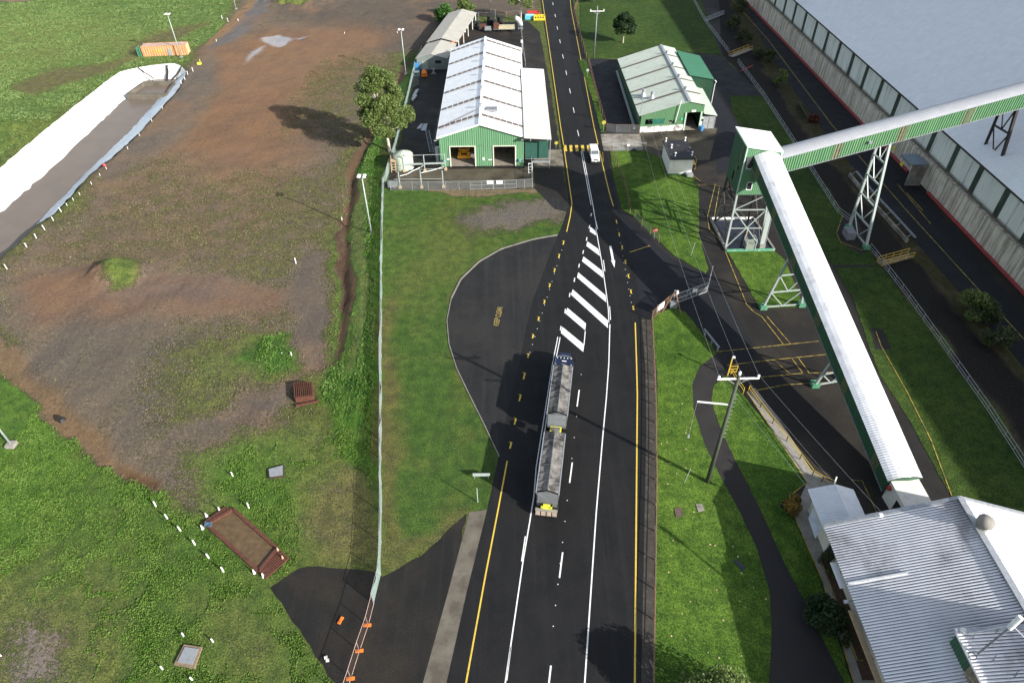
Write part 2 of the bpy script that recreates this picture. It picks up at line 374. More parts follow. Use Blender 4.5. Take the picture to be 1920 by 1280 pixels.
# puddles
zone([(492,72),(530,64),(548,72),(540,84),(520,90),(500,84)], .5, s=(.30,.29,.32), W=-.6, mud=0)
zone([(470,98),(490,86),(492,92),(476,106),(460,122)], .5, s=(.28,.27,.30), W=-.6, mud=0)
zone([(548,73),(584,68),(560,74)], .3, s=(.28,.27,.30), W=-.6, mud=0)
zone([(478,0),(520,-2),(490,30),(440,78),(392,96),(400,84),(430,60)], 1, s=(.115,.11,.115), W=-.1)
zone([(395,88),(440,50),(480,5),(470,0),(430,40),(390,75)], .8, s=(.20,.13,.075), W=.25)
zone([(515,-20),(610,-20),(600,8),(560,16),(525,14)], 1, W=1, g=(.12,.15,.05))
# lower left pasture
zone([(-300,560),(0,655),(60,720),(130,830),(280,925),(385,985),(500,1092),(660,1310),(-300,1400)], 1.2, s=(.13,.10,.07), g=GB, W=1, mud=.5)
zone([(-200,1060),(60,1040),(200,1110),(250,1280),(200,1400),(-200,1400)], 4, W=.72, g=(.10,.12,.045), s=(.16,.14,.13), big=True, mud=.8)
zone([(40,1150),(110,1160),(110,1290),(30,1290)], 2, W=.35, s=(.17,.155,.15))
zone([(380,1130),(500,1110),(630,1300),(400,1300)], 3.5, W=.62, g=GD, s=(.105,.095,.085), big=True)
zone([(140,900),(330,980),(420,1080),(330,1120),(200,1040),(60,960)], 4, g=(.065,.105,.03), amt=.7, big=True)
zone([(-200,560),(0,640),(60,672),(100,735),(180,810),(292,908),(276,926),(215,888),(120,830),(60,760),(0,690),(-200,600)], .8, s=(.145,.10,.062), W=.2)
zone([(220,870),(285,905),(272,924),(225,895)], .6, s=(.09,.05,.025), W=.0)
# embankment beside the long fence, with its scour
zone([(700,240),(720,250),(716,345),(712,1000),(690,900),(640,840),(600,760),(625,640),(636,440),(655,320),(690,250)], .9, g=(.05,.13,.018), W=.97, s=(.11,.085,.05), mud=.3)
zone([(665,330),(690,330),(680,560),(672,700),(655,700),(660,500)], 1.2, g=(.10,.14,.05), W=.8)
zone([(790,97),(800,104),(775,150),(765,240),(730,200),(758,120)], .8, g=(.05,.135,.018), W=1, mud=.2)
zone([(690,240),(705,250),(668,330),(660,420),(655,560),(648,620),(628,690),(622,680),(634,600),(636,500),(640,420),(650,330)], .5, s=(.085,.055,.034), W=.16)
zone([(700,215),(768,112),(774,116),(712,225)], .3, s=(.075,.045,.03), W=-.1)
zone([(640,420),(648,420),(646,560),(636,600)], .25, s=(.05,.03,.02), W=-.3)
# strip between fence and road
zone([(716,345),(1000,350),(1070,385),(1060,445),(940,470),(850,545),(842,650),(940,850),(915,960),(880,960),(716,1070)], .6, s=(.14,.11,.07), g=(.05,.105,.018), W=1, mud=.2)
zone([(714,560),(740,560),(745,900),(735,1070),(714,1075)], 1.2, g=(.11,.10,.04), W=.62)
zone([(748,440),(850,380),(880,420),(860,520),(800,580),(745,560)], 3, g=(.085,.12,.03), W=.85, big=True)
zone([(845,395),(900,372),(1003,360),(1075,380),(1064,415),(1040,424),(985,425),(950,440),(850,440)], 3.0, s=(.105,.10,.095), W=.2, mud=.8, big=True)
zone([(955,356),(1005,352),(1012,364),(975,378),(960,372)], .4, W=1)
zone([(735,340),(900,350),(1003,352),(1000,362),(890,368),(735,352)], .4, s=(.15,.12,.08), W=.3)
zone([(700,1040),(790,1010),(880,950),(870,985),(720,1085)], .7, g=(.10,.11,.045), W=.8)
# right hand strips
zone([(1070,10),(1082,10),(1140,245),(1150,330),(1200,600),(1228,600),(1228,1290),(1195,1290),(1195,600),(1130,300)], .5, g=(.05,.09,.02), W=.85, s=(.10,.08,.06))
zone([(1290,-60),(1345,-60),(1560,225),(1760,470),(1960,760),(1960,900),(1690,540),(1520,320),(1430,180),(1355,107)], 1, s=(.010,.009,.008), g=(.018,.022,.010), W=.15, mud=.3)
zone([(1345,-60),(1365,-60),(1490,160),(1560,250),(1700,440),(1800,545),(1990,770),(1990,800),(1870,665),(1660,435),(1520,255),(1455,160),(1395,80)], .6, s=(.075,.062,.035), g=(.06,.062,.02), W=.5, mud=.5)
zone([(1420,1225),(1475,1180),(1480,1320),(1400,1320)], .5, s=(.20,.185,.17), W=-.1)
sdc = sdist(gx, gy, canal_poly)
gz = np.where(sdc > 0, -np.minimum(6, sdc*1.3), 0.0)
def mound(px, py, r, h, rx=1.0):
    global gz
    c = at(px, py); d = np.sqrt(((gx-c.x)/rx)**2+(gy-c.y)**2)/r
    gz = gz+h*np.exp(-d*d*1.6)*(1+.5*vnoise(gx, gy, 1.3, 9)+.5*vnoise(gx, gy, .7, 10))
mound(220, 512, 3.4, 2.3, 1.35); mound(15, 245, 9, 2.2, 1); mound(565, 2, 9, 2.5, 1.6); mound(585, 380, 3, .3, 2)
mound(515, 665, 2.2, .5, 1.4)
tr = sdist(gx, gy, W2([(703,222),(712,230),(668,330),(655,420),(650,560),(640,640),(628,690),(622,680),(632,600),(636,500),(640,420),(650,330)]))
gz = gz-np.clip(tr+.3, 0, .8)*.7
em = sdist(gx, gy, W2([(664,330),(712,345),(708,900),(640,780),(650,600),(660,450)])); gz = gz+np.clip(em, 0, 2.5)*.22
bk = sdist(gx, gy, W2([(0,640),(60,676),(100,738),(180,812),(290,908),(276,926),(170,862),(110,815),(50,745),(0,690)])); gz = gz-np.clip(bk+.5, 0, 2)*.35
fl_ = np.clip(-np.maximum(sdist(gx, gy, W2([(700,380),(722,352),(752,262),(792,125),(868,45),(990,40),(1003,354)])), sdist(gx, gy, W2([(875,950),(720,1060),(500,1060),(500,1330),(900,1330)])))/1.5, 0, 1)
gz = gz+fl_*np.where((np.abs(gx) < 186) & (gx < -18) & (gy < 250) & (sdc < -1), .16*vnoise(gx, gy, 3.5, 11)+.12*vnoise(gx, gy, 1.5, 12), 0)
me = bpy.data.meshes.new('ground'); nx, ny = len(xs), len(ys)
me.vertices.add(N); me.vertices.foreach_set('co', np.stack([gx, gy, gz], 1).ravel())
ii, jj = np.meshgrid(np.arange(nx-1), np.arange(ny-1)); a = (jj*nx+ii).ravel()
q = np.stack([a, a+1, a+nx+1, a+nx], 1); F_ = len(q)
me.loops.add(F_*4); me.polygons.add(F_); me.loops.foreach_set('vertex_index', q.ravel().astype(np.int32))
me.polygons.foreach_set('loop_start', np.arange(0, F_*4, 4, dtype=np.int32)); me.polygons.foreach_set('use_smooth', np.ones(F_, bool))
me.update(calc_edges=True)
for nm, arr in (('soil', soil), ('grass', grass)):
    ca = me.attributes.new(nm, 'FLOAT_COLOR', 'POINT'); ca.data.foreach_set('color', arr.ravel().astype(np.float32))
me.materials.append(mGround)
go = bpy.data.objects.new('ground', me); col.objects.link(go); tag(go, kind='structure')

# ---------------------------------------------------------------- weeds and tussocks standing on the rough ground
def gidx(x, y): return (np.clip(np.searchsorted(ys, y)-1, 0, ny-1)*nx+np.clip(np.searchsorted(xs, x)-1, 0, nx-1))
NOGO = [sum_ for sum_ in [W2([(875,960),(840,993),(790,1038),(740,1072),(700,1070),(640,1062),(560,1062),(506,1100),(560,1182),(640,1300),(640,1400),(1000,1400)]), W2([(376,985),(436,948),(546,1046),(490,1092)]), W2([(330,1210),(380,1215),(368,1254),(328,1248)]), W2([(500,868),(536,870),(536,900),(500,900)]), W2([(1003,354),(733,358),(716,352),(750,262),(776,150),(792,120),(868,45),(1010,40)])]]
def nogo(x, y):
    m_ = np.zeros(x.shape, bool)
    for P_ in NOGO: m_ |= sdist(x, y, P_) > -.1
    return m_
def tufts(name, x0, x1, y0, y1, n, size, hmax, keep, mat_, seed, clump=1.6):
    r = np.random.default_rng(seed); x = r.uniform(x0, x1, n); y = r.uniform(y0, y1, n)
    i = gidx(x, y); cl = vnoise(x, y, clump, seed+50)+.6*vnoise(x, y, clump*.35, seed+51)
    k = keep(x, y, i) & (cl > r.uniform(-.5, .45, n)) & (sdc[i] < -.8) & ~nogo(x, y); x, y, i, cl = x[k], y[k], i[k], cl[k]; n = len(x)
    z = gz[i]; a = r.uniform(0, 6.283, n); t1 = np.stack([np.cos(a), np.sin(a), r.uniform(-.25, .25, n)], 1)
    hh = hmax*r.uniform(.35, 1, n)*(.6+.8*np.clip(cl+.4, 0, 1)); up = np.stack([r.uniform(-.6, .6, n), r.uniform(-.6, .6, n), np.ones(n)], 1)*hh[:, None]
    s_ = (size*r.uniform(.6, 1.4, n))[:, None]; b = np.stack([x, y, z+.02], 1)
    q = np.stack([b-t1*s_*.6, b+t1*s_*.6, b+up+t1*s_, b+up*.9-t1*s_], 1).reshape(-1, 3)
    me = bpy.data.meshes.new(name); me.vertices.add(4*n); me.vertices.foreach_set('co', q.ravel()); me.loops.add(4*n); me.polygons.add(n)
    me.loops.foreach_set('vertex_index', np.arange(4*n, dtype=np.int32)); me.polygons.foreach_set('loop_start', np.arange(0, 4*n, 4, dtype=np.int32)); me.update(calc_edges=True)
    me.materials.append(mat_); o = bpy.data.objects.new(name, me); col.objects.link(o); return o
def tuftmat(name, c1, c2, c3):
    t = NT(name); n1 = t.noise(.35, 4, .65); n2 = t.noise(3.5, 2, .6)
    return t.fin(t.mix(t.ramp(n2, .5, .75), t.mix(t.ramp(n1, .35, .65), c1, c2), c3), .8, 0, .15)
Wg = grass[:, 3]; Gg = grass[:, 1]-grass[:, 0]
tag(tufts('pasture_weeds', -62, -14, 24, 62, 330000, .052, .13, lambda x, y, i: (x < -.126*y-10.4) & (Wg[i] > .74+.22*np.abs(vnoise(x, y, 2, 88))*2), tuftmat('fresh_weeds', (.075,.155,.022), (.115,.20,.038), (.17,.22,.07)), 31), 'bright green weeds and tussocks on the rough pasture at the lower left', 'weeds', None, 'stuff')
tag(tufts('bank_weeds', -36, -14, 60, 175, 190000, .085, .21, lambda x, y, i: (Wg[i] > .88) & (x < -.126*y-10.5) & ((y < 118) | (x < -25.5)), tuftmat('bank_grass_blades', (.06,.15,.02), (.11,.19,.045), (.17,.21,.09)), 32), 'long green grass on the bank beside the mesh fence', 'weeds', None, 'stuff')
tag(tufts('field_straw', -105, -22, 58, 190, 200000, .085, .11, lambda x, y, i: (Wg[i] > .3) & (Wg[i] < .88), tuftmat('straw_tufts', (.14,.12,.062), (.10,.11,.042), (.27,.235,.14)), 33, 2.6), 'short straw coloured tufts scattered over the brown works field', 'dry grass', None, 'stuff')
tag(tufts('pasture_tussocks', -180, -84, 120, 262, 260000, .15, .17, lambda x, y, i: (Wg[i] > .8), tuftmat('pasture_blades', (.085,.15,.04), (.125,.18,.06), (.19,.22,.10)), 34, 5), 'pale green tussocky grass of the pasture behind the canal', 'grass', None, 'stuff')

# ---------------------------------------------------------------- sheets on the ground
def smooth_px(pts, it=2):
    for _ in range(it):
        o = []
        for i in range(len(pts)):
            a, b = pts[i], pts[(i+1) % len(pts)]; o += [(a[0]*.75+b[0]*.25, a[1]*.75+b[1]*.25), (a[0]*.25+b[0]*.75, a[1]*.25+b[1]*.75)]
        pts = o
    return pts
def ragged(W_, amp=.12, step=1.0):
    o = []
    for i in range(len(W_)):
        a = Vector(W_[i]); b = Vector(W_[(i+1) % len(W_)]); n = max(1, int((b-a).length/step)); d = (b-a).normalized(); p = Vector((-d.y, d.x))
        for k in range(n):
            q = a.lerp(b, k/n); o.append(tuple(q+p*random.uniform(-amp, amp)))
    return o
def sheet(name, px, z, mat_, sm=0, amp=0, step=1.0):
    px = smooth_px(px, sm) if sm else px; w_ = W2(px)
    if amp: w_ = ragged(w_, amp, step)
    me = MB(); me.prism(w_, z-.25, z)
    return struct(name, me, mat_)
def strip_px(px, width, z, mb, mi=0, off=0):
    pts = [at(x, y).to_2d() for x, y in px]; n = len(pts); L = []; Rr = []
    for i in range(n):
        d = (pts[min(i+1, n-1)]-pts[max(i-1, 0)]).normalized(); p = Vector((d.y, -d.x))
        L.append(pts[i]+p*(off-width/2)); Rr.append(pts[i]+p*(off+width/2))
    for i in range(n-1): mb.add([(L[i].x, L[i].y, z), (Rr[i].x, Rr[i].y, z), (Rr[i+1].x, Rr[i+1].y, z), (L[i+1].x, L[i+1].y, z)], [(0,1,2,3)], mi)

roadL = [(1010,-60),(1013,0),(1030,110),(1048,240),(1062,345),(1066,385),(1056,420),(1047,440),(1028,485),(1014,525),(1000,560),(986,619),(974,680),(952,770),(936,850),(914,957),(875,1110),(835,1290)]
roadR = [(1060,-60),(1076,10),(1100,110),(1128,245),(1142,310),(1160,395),(1185,470),(1196,545),(1203,600),(1210,700),(1212,800),(1208,1000),(1202,1290)]
sheet('yard_paving', [(1084,108),(1160,112),(1290,-60),(1345,-60),(1353,107),(1430,180),(1500,290),(1625,470),(1800,700),(1960,920),(1960,1330),(1590,1330),(1530,1120),(1440,930),(1400,840),(1345,700),(1200,600),(1150,395),(1130,300),(1082,122)], .02, mYard)
sheet('rail_side_road', [(1355,-60),(1425,-60),(1500,60),(1640,240),(1740,370),(1960,640),(1960,740),(1880,640),(1700,435),(1560,265),(1460,130)], .03, mYardB)
sheet('wall_foot_paving', [(1425,-60),(1470,-60),(1720,300),(1960,560),(1960,640),(1740,370),(1640,240),(1500,60)], .02, mYard)
sheet('green_shed_yard', [(1310,103),(1352,106),(1430,180),(1370,180),(1366,205),(1400,262),(1400,300),(1345,330),(1338,240)], .026, mYardB)
sheet('west_shed_yard', [(1100,112),(1160,112),(1205,215),(1200,248),(1136,250)], .026, mYardB)
sheet('workshop_yard', [(868,45),(990,40),(1012,60),(1035,180),(1048,270),(1066,384),(1030,380),(1003,354),(733,356),(722,352),(752,262),(778,150),(792,125)], .02, mYard, 0, .15)
sheet('gravel_verge', [(1003,354),(1066,384),(1068,398),(1040,392)], .024, mBay)
sheet('concrete_driveway', [(1000,281),(1054,281),(1058,311),(1001,311)], .028, mDrv)
sheet('workshop_apron', [(745,318),(1000,316),(1002,352),(738,354)], .026, mMud, 0, .1)
sheet('shed_apron', [(1126,250),(1200,250),(1345,240),(1330,300),(1210,305),(1200,283),(1140,283)], .03, mMud)
sheet('gate_driveway', [(1126,252),(1200,252),(1206,282),(1132,283)], .034, mConc)
sheet('lay_by', smooth_px([(1060,440),(1000,449),(940,467),(898,491),(864,524),(846,560),(838,600),(842,645),(856,690),(880,740),(905,790),(925,832),(937,856),(990,700),(1020,560),(1062,470)], 1), .024, mBay)
sheet('south_entrance', [(875,962),(840,995),(790,1040),(740,1072),(718,1080),(700,1072),(640,1064),(598,1062),(560,1064),(508,1100),(560,1180),(640,1300),(640,1330),(800,1330)], .02, asphalt('entrance_asphalt', (.0135,.013,.012), (.032,.025,.018), .8, .8, True), 0, .12)
sheet('concrete_gutter', [(880,960),(913,955),(880,1090),(836,1290),(790,1290),(840,1110)], .027, mGut)
sheet('road_drain', [(1203,598),(1222,600),(1232,700),(1231,900),(1226,1290),(1198,1290),(1208,1000),(1212,800),(1210,690)], .022, M('dirty_drain_concrete', (.045,.038,.03), .8, 0, .3, 1, (.14,.12,.10), .7, 1.2, .55, .68))
sheet('junction_asphalt', [(1150,385),(1176,405),(1215,445),(1260,484),(1318,515),(1335,540),(1300,548),(1262,555),(1235,585),(1200,600),(1170,590)], .0265, mYardB, 0)
sheet('gate_yard', [(1300,510),(1335,512),(1420,660),(1380,705),(1345,700),(1280,590),(1255,560)], .0235, mYardB)
sheet('main_road', roadL+roadR[::-1], .032, mRoad)
mPath = asphalt('footpath_asphalt', (.028,.026,.025), (.045,.04,.035), .5)
path = [(1345,662),(1312,688),(1298,720),(1301,770),(1320,830),(1350,892),(1385,955),(1420,1030),(1443,1110),(1447,1180),(1440,1330),(1610,1330),(1560,1235),(1515,1140),(1470,1055),(1430,965),(1400,905),(1372,850),(1345,790),(1334,750),(1338,722),(1362,702)]
lawns = dict(
 a=[(1086,-60),(1290,-60),(1353,104),(1266,96),(1240,84),(1158,109),(1100,111),(1088,60)],
 b=[(1084,113),(1099,113),(1120,180),(1136,248),(1127,248),(1112,190)],
 c=[(1144,284),(1210,283),(1245,300),(1255,328),(1298,330),(1310,352),(1311,440),(1328,506),(1322,513),(1262,478),(1190,408),(1165,392),(1150,330)],
 d=[(1368,180),(1431,180),(1520,312),(1628,468),(1800,700),(1940,895),(1940,1010),(1840,980),(1783,931),(1700,780),(1647,699),(1631,655),(1600,560),(1500,400),(1430,310),(1400,262),(1372,205)],
 e=[(1364,472),(1452,470),(1471,487),(1508,576),(1424,578),(1400,534)],
 f=[(1222,602),(1232,588),(1262,577),(1285,585),(1340,655),(1344,664),(1312,688),(1298,720),(1301,770),(1320,830),(1350,892),(1385,955),(1420,1030),(1443,1110),(1447,1180),(1440,1330),(1226,1330),(1231,900),(1232,700)],
 g=[(1338,722),(1362,704),(1400,748),(1452,815),(1512,905),(1462,948),(1490,975),(1535,1080),(1600,1290),(1610,1330),(1560,1235),(1515,1140),(1470,1055),(1430,965),(1400,905),(1372,850),(1345,790),(1334,750)])
for k, p in lawns.items(): sheet('lawn', p, .06, mLawnShade if k in 'ad' else mLawn, 0, .07, .8)
sheet('footpath', path, .068, mPath)
sheet('trestle_pad', [(1580,405),(1602,398),(1628,470),(1614,478),(1576,455),(1568,438)], .07, mYard)
sheet('lawn_path', [(1535,497),(1640,497),(1640,501),(1535,504)], .07, mYard)
sheet('drain_slab', [(1631,614),(1655,618),(1672,656),(1640,656)], .07, mYard)
sheet('annex_walkway', [(1400,735),(1416,728),(1470,800),(1520,880),(1560,905),(1545,940),(1560,1010),(1600,1130),(1650,1290),(1604,1290),(1540,1085),(1487,960),(1513,905),(1452,815)], .075, mConcP)
sheet('garden_bed', [(1537,1042),(1552,1040),(1600,1140),(1640,1275),(1616,1275),(1570,1130)], .09, M('garden_mulch', (.07,.04,.025), .9, 0, .4, 5))
# ---------------------------------------------------------------- road markings
ZM = .037
z3 = lambda x, y: (960+x/4.267, 380+y/4.267)
wm = MB(); ym = MB()
def seg(mb, a, b, wd=.13, z=ZM): strip_px([a, b], wd, z, mb)
def dash(mb, c, ln=3, wd=.14, dr=None):
    p = at(*c); d = dr or (at(c[0]+.22*8, c[1]+8)-p).normalized()*-1; a = p-d*ln/2; b = p+d*ln/2
    n = V(d.y, -d.x, 0)*wd/2
    mb.add([(q.x, q.y, ZM) for q in (a-n, a+n, b+n, b-n)], [(0,1,2,3)])
for c in [(1036.7,7.7),(1041,30),(1045,53),(1050,78),(1055.5,106.5),(1061.7,137),(1068.7,171),(1075.7,207),(1084,250)]: dash(wm, c)
for off in (-.16, .16): strip_px([(1091,284.5),(1105,359),(1110,385),(1117,427)] if off < 0 else [(1091,284.5),(1105,359),(1110,385)], .12, ZM, wm, 0, off)
strip_px([(1117,427),(1124,467),(1130,502),(1136,544),(1140.5,579),(1141.6,605)], .13, ZM, wm)
strip_px([(1143.5,608),(1141.6,680),(1137,745),(1130,820),(1118,960),(1095,1300)], .14, ZM, wm)
for a, b in [((672,150),(686,215)),((731,460),(743,550)),((781,830),(788,938))]: seg(wm, z3(*a), z3(*b), .12)
for q in [((628,193),(668,222),(674,263),(622,230)),((604,310),(690,370),(704,427),(594,345)),((572,430),(722,545),(730,603),(560,468)),((530,557),(748,740),(754,797),(520,597)),((486,693),(766,940),(768,1003),(472,735)),((443,840),(592,965),(586,1020),(428,885)),((402,992),(578,1135),(570,1193),(390,1040))]:
    wm.poly([at(*z3(*p), ZM) for p in q[::-1]])
for x, y0, y1 in [(620,180,208),(634,86,110),(598,278,306),(570,382,410),(537,490,520),(500,602,635),(462,722,755),(426,850,885),(390,988,1022)]: seg(wm, z3(x+2, y0), z3(x-3, y1), .16)
seg(wm, z3(586,1028), z3(576,1138), .13)
for off in (-.17, .17): strip_px([(1048,632),(1046.7,640),(1038.5,680),(1030,735),(1020,800),(1008,876)], .12, ZM, wm, 0, off)
strip_px([(1008,876),(1003.8,930),(996,979),(984,1050),(948,1300)], .13, ZM, wm, 0, .17)
for a, b in [((985,1005),(978,1052)),((958,1212),(950,1275))]: seg(wm, a, b, .12)
for a, b in [((1086,731),(1082,762)),((1073,867),(1068,905)),((1055,1035),(1049,1083)),((1033,1247),(1027,1300))]: seg(wm, a, b, .16)
seg(wm, z3(787,348), z3(808,462), .38); wm.poly([at(*z3(*p), ZM) for p in ((792,462),(820,520),(825,460))])
ym_pts = [(1009,-60),(1017,0),(1051.5,240),(1057,273),(1060,295),(1069.3,360),(1072.5,382),(1069,406),(1062.4,435)]
strip_px(ym_pts, .16, ZM, ym)
for x, y in [(412,322),(377,428),(341,543),(302,663),(260,795),(213,930),(168,1070),(130,1225)]:
    seg(ym, z3(x+4, y-15), z3(x-4, y+15), .2); seg(ym, z3(x+2, y-16), z3(x-10, y-15), .1)
for x, y in [(983,705),(975,746),(966,790),(957.5,835)]: seg(ym, (x+1.6, y-6), (x-1.6, y+6), .2); seg(ym, (x+1, y-6.5), (x-3, y-6), .1)
strip_px([(951,864),(934,955),(910,1080),(872,1290)], .16, ZM, ym)
strip_px([(1066,-30),(1071,18),(1114,240),(1121.4,271.5)], .16, ZM, ym); strip_px([(1124,283.5),(1142,360),(1150,387)], .16, ZM, ym)
for x, y in [(836,154),(857,254),(881,357),(907,474),(931,588),(951,712),(970,842)]:
    seg(ym, z3(x-2, y-15), z3(x+3, y+15), .2); 
    if y > 450: seg(ym, z3(x+2, y-15), z3(x+10, y-14), .1); seg(ym, z3(x+4, y+16), z3(x+11, y+16), .1)
strip_px([(1191,605),(1193.5,680),(1195,740),(1194,850),(1190,1300)], .17, ZM, ym)
for x in (318, 412, 507, 602, 700, 797):
    ym.poly([at(1020+a/8.727, 240+b/8.727, ZM) for a, b in ((x+14,388),(x+62,380),(x+48,281),(x,283))])
seg(ym, z3(940,398), z3(1102,345), .12, .034)
for i in range(40):   # raised reflectors
    a, b = [(z3(404,360), z3(130,1240)), (z3(845,200), z3(980,940)), ((1091,690),(1030,1240))][i % 3]
    t = (i//3+.3)/14; p = at(a[0]+(b[0]-a[0])*t, a[1]+(b[1]-a[1])*t, ZM+.01); wm.box(p, (.1,.1,.02))
struct('road_marking', wm, mWhiteP); struct('road_marking', ym, mYellP)
fy = MB(); ZY = .075
for pl in [
    [(1130,286),(1131,305)],
    [(1302,348),(1318,348),(1341,346),(1326,408),(1330,430),(1353,455),(1400,572),(1413,585),(1428,594),(1470,648)],
    [(1300,330),(1318,345),(1349,350),(1337,420)], [(1438,594),(1482,645)], [(1456,680),(1480,700)],
    [(1484,672),(1505,700)],[(1497,672),(1517,700)], [(1380,712),(1505,700)], [(1517,700),(1560,698)], [(1404,735),(1470,722),(1560,716)],
    [(1344,660),(1420,652),(1535,640)], [(1364,685),(1440,676),(1548,665)]]:
    strip_px(pl, .13, ZY, fy)
for pl in [[(1642,622),(1652,650),(1700,735),(1745,825),(1784,930)], [(1400,735),(1452,812),(1513,905),(1480,930),(1484,958),(1540,1085),(1604,1290)], [(1548,1040),(1536,1043),(1560,1110),(1607,1238),(1618,1238)],[(1544,1040),(1557,1043)],[(1595,900),(1616,902),(1650,975)], [(1580,405),(1568,438),(1576,455),(1618,470)]]:
    strip_px(pl, .12, .1, fy)
for pl in [[(1362,-30),(1373,0),(1440,75),(1560,235),(1700,395),(1800,505),(1960,680)], [(1688,350),(1682,345),(1745,420)], [(1700,362),(1730,395)]]:
    strip_px(pl, .16, .036, fy)
struct('yard_line', fy, mYellFade)
kb = MB()   # kerbs
def kerb(px, wd, h, mb, z0=0):
    pts = [at(x, y) for x, y in px]
    for a, b in zip(pts, pts[1:]): mb.bar((a.x, a.y, z0+h/2), (b.x, b.y, z0+h/2), wd, h)
lb = smooth_px([(1060,440),(1045,441),(1000,449),(940,467),(898,491),(864,524),(846,560),(838,600),(842,645),(856,690),(880,740),(905,790),(925,832),(936,856)], 0)
kerb(lb[1:7], .24, .12, kb); kerb(lb[6:], .13, .08, kb)
struct('kerb', kb, mKerb)
rk = MB(); sxk = lambda y: 78.9-(y-92)*.0192-.35
for y0_, y1_ in ((60,113.5),(121.5,300)): rk.bar((sxk(y0_),y0_,.16),(sxk(y1_),y1_,.16),.4,.32)
struct('red_kerb', rk, M('red_kerb_paint', (.36,.045,.045), .7, 0, .2, 2, (.1,.08,.07), .5, 1))
def text(s, size, mat_, parent, loc, xdir, updir, name='lettering', ext=.01):
    cu = bpy.data.curves.new(name, 'FONT'); cu.body = s; cu.size = size; cu.extrude = ext
    tmp = bpy.data.objects.new('t', cu); col.objects.link(tmp)
    dg = bpy.context.evaluated_depsgraph_get(); dg.update(); me = bpy.data.meshes.new_from_object(tmp.evaluated_get(dg))
    bpy.data.objects.remove(tmp); me.name = name
    x = Vector(xdir).normalized(); z = x.cross(Vector(updir)).normalized(); y = z.cross(x)
    mm = Matrix.Identity(4)
    for i in range(3): mm[i][0] = x[i]; mm[i][1] = y[i]; mm[i][2] = z[i]; mm[i][3] = loc[i]
    me.transform(mm); me.materials.clear(); me.materials.append(mat_)
    o = bpy.data.objects.new(name, me); col.objects.link(o)
    if parent:
        org = V(0,0,0); p = parent
        while p is not None: org += p.location; p = p.parent
        me.transform(Matrix.Translation(-org)); o.parent = parent
    return o
a, b = at(934.5,611,.03), at(942.5,576,.03); dx = (b-a).normalized()
k = text('KEEP CLEAR', 1, M('worn_yellow_lettering', (.36,.27,.07), .7), None, a, dx, (-dx.y, dx.x, 0), 'road_marking', .002)
tag(k, kind='structure'); xsz = max(v.co.dot(dx) for v in k.data.vertices)-min(v.co.dot(dx) for v in k.data.vertices)
sc = (b-a).length/xsz; k.data.transform(Matrix.Translation(a) @ Matrix.Scale(sc, 4, dx) @ Matrix.Scale(1.15, 4, V(-dx.y, dx.x, 0)) @ Matrix.Translation(-a))

# ---------------------------------------------------------------- canal
def loft(name, A, zA, B, zB, mat_, nseg=8, wr=.12, sub=6):
    a = [at(x, y, zA) for x, y in A]; b = [at(x, y, zB) for x, y in B]
    mb = MB(); rows = []
    for i in range(len(a)-1):
        for k in range(sub):
            t = k/sub; rows.append((a[i].lerp(a[i+1], t), b[i].lerp(b[i+1], t)))
    rows.append((a[-1], b[-1])); vs = []
    for r, (p, q) in enumerate(rows):
        for j in range(nseg+1):
            u = j/nseg; v_ = p.lerp(q, u); w_ = wr*(1 if 0 < j < nseg else .0)
            vs.append((v_.x+random.uniform(-1, 1)*(.18 if j in (0, nseg) else 0), v_.y, v_.z+random.uniform(-w_, w_)))
    n = nseg+1; fs = [(r*n+j, r*n+j+1, (r+1)*n+j+1, (r+1)*n+j) for r in range(len(rows)-1) for j in range(nseg)]
    mb.add(vs, fs); return struct(name, mb, mat_, True)
mLiner = M('white_canal_liner', (.76,.76,.72), .55, 0, .07, .6, (.50,.46,.33), .5, .35, .52, .75, .5)
mLinerB = M('pale_blue_canal_liner', (.62,.71,.78), .4, 0, .12, 1.5, (.25,.20,.12), .6, .8, .5, .72, stretch=(1, .25, 1))
loft('canal_liner', rimL, .18, toeL, WZ-.3, mLiner, 10, .16)
loft('canal_liner', rimR, .15, toeR, WZ-.3, mLinerB, 5, .1)
loft('canal_bank', [(80,415)]+[(x+14, y+8) for x, y in bank], -.02, [(66,424)]+bank, WZ-.3, grassmat('bank_grass', False, (.06,.12,.03), (.10,.15,.05)), 3, .1, 8)
tw = NT('silty_water'); nw = tw.noise(.3, 3, .5); tw.bump(tw.noise(2.5, 3, .5), .04, .05)
mWater = tw.fin(tw.mix(tw.ramp(nw, .3, .7), (.14,.112,.088), (.16,.128,.10)), .35, 0, .3)
wb = MB(); wb.poly([(p[0], p[1], WZ) for p in canal_poly]); struct('canal_water', wb, mWater)
wr_ = thing('canal_weir', at(272,185), 'grey concrete weir box set across the end of the lined canal', 'weir')
f0, f1, r0, r1 = at(237,176,-1.2), at(311,176,-1.2), at(268,154,-1.2), at(326,153,-1.2)
wb = MB(); wb.bar(f0-V(0,0,1.2), f1-V(0,0,1.2), .9, 2.4); wb.build('front_wall', mGut, wr_)
wb = MB(); wb.bar(r0-V(0,0,1), r1-V(0,0,1), .5, 2); wb.build('back_wall', mGut, wr_)
for a, b in ((f0, r0), (f1, r1)): wb = MB(); wb.bar(a-V(0,0,1.02), b-V(0,0,1.02), .4, 2.0); wb.build('side_wall', mGut, wr_)
wb = MB(); wb.poly([tuple(p-V(0,0,.9)) for p in (f0, f1, r1, r0)]); wb.build('basin_water', mWater, wr_)
ls = MB()
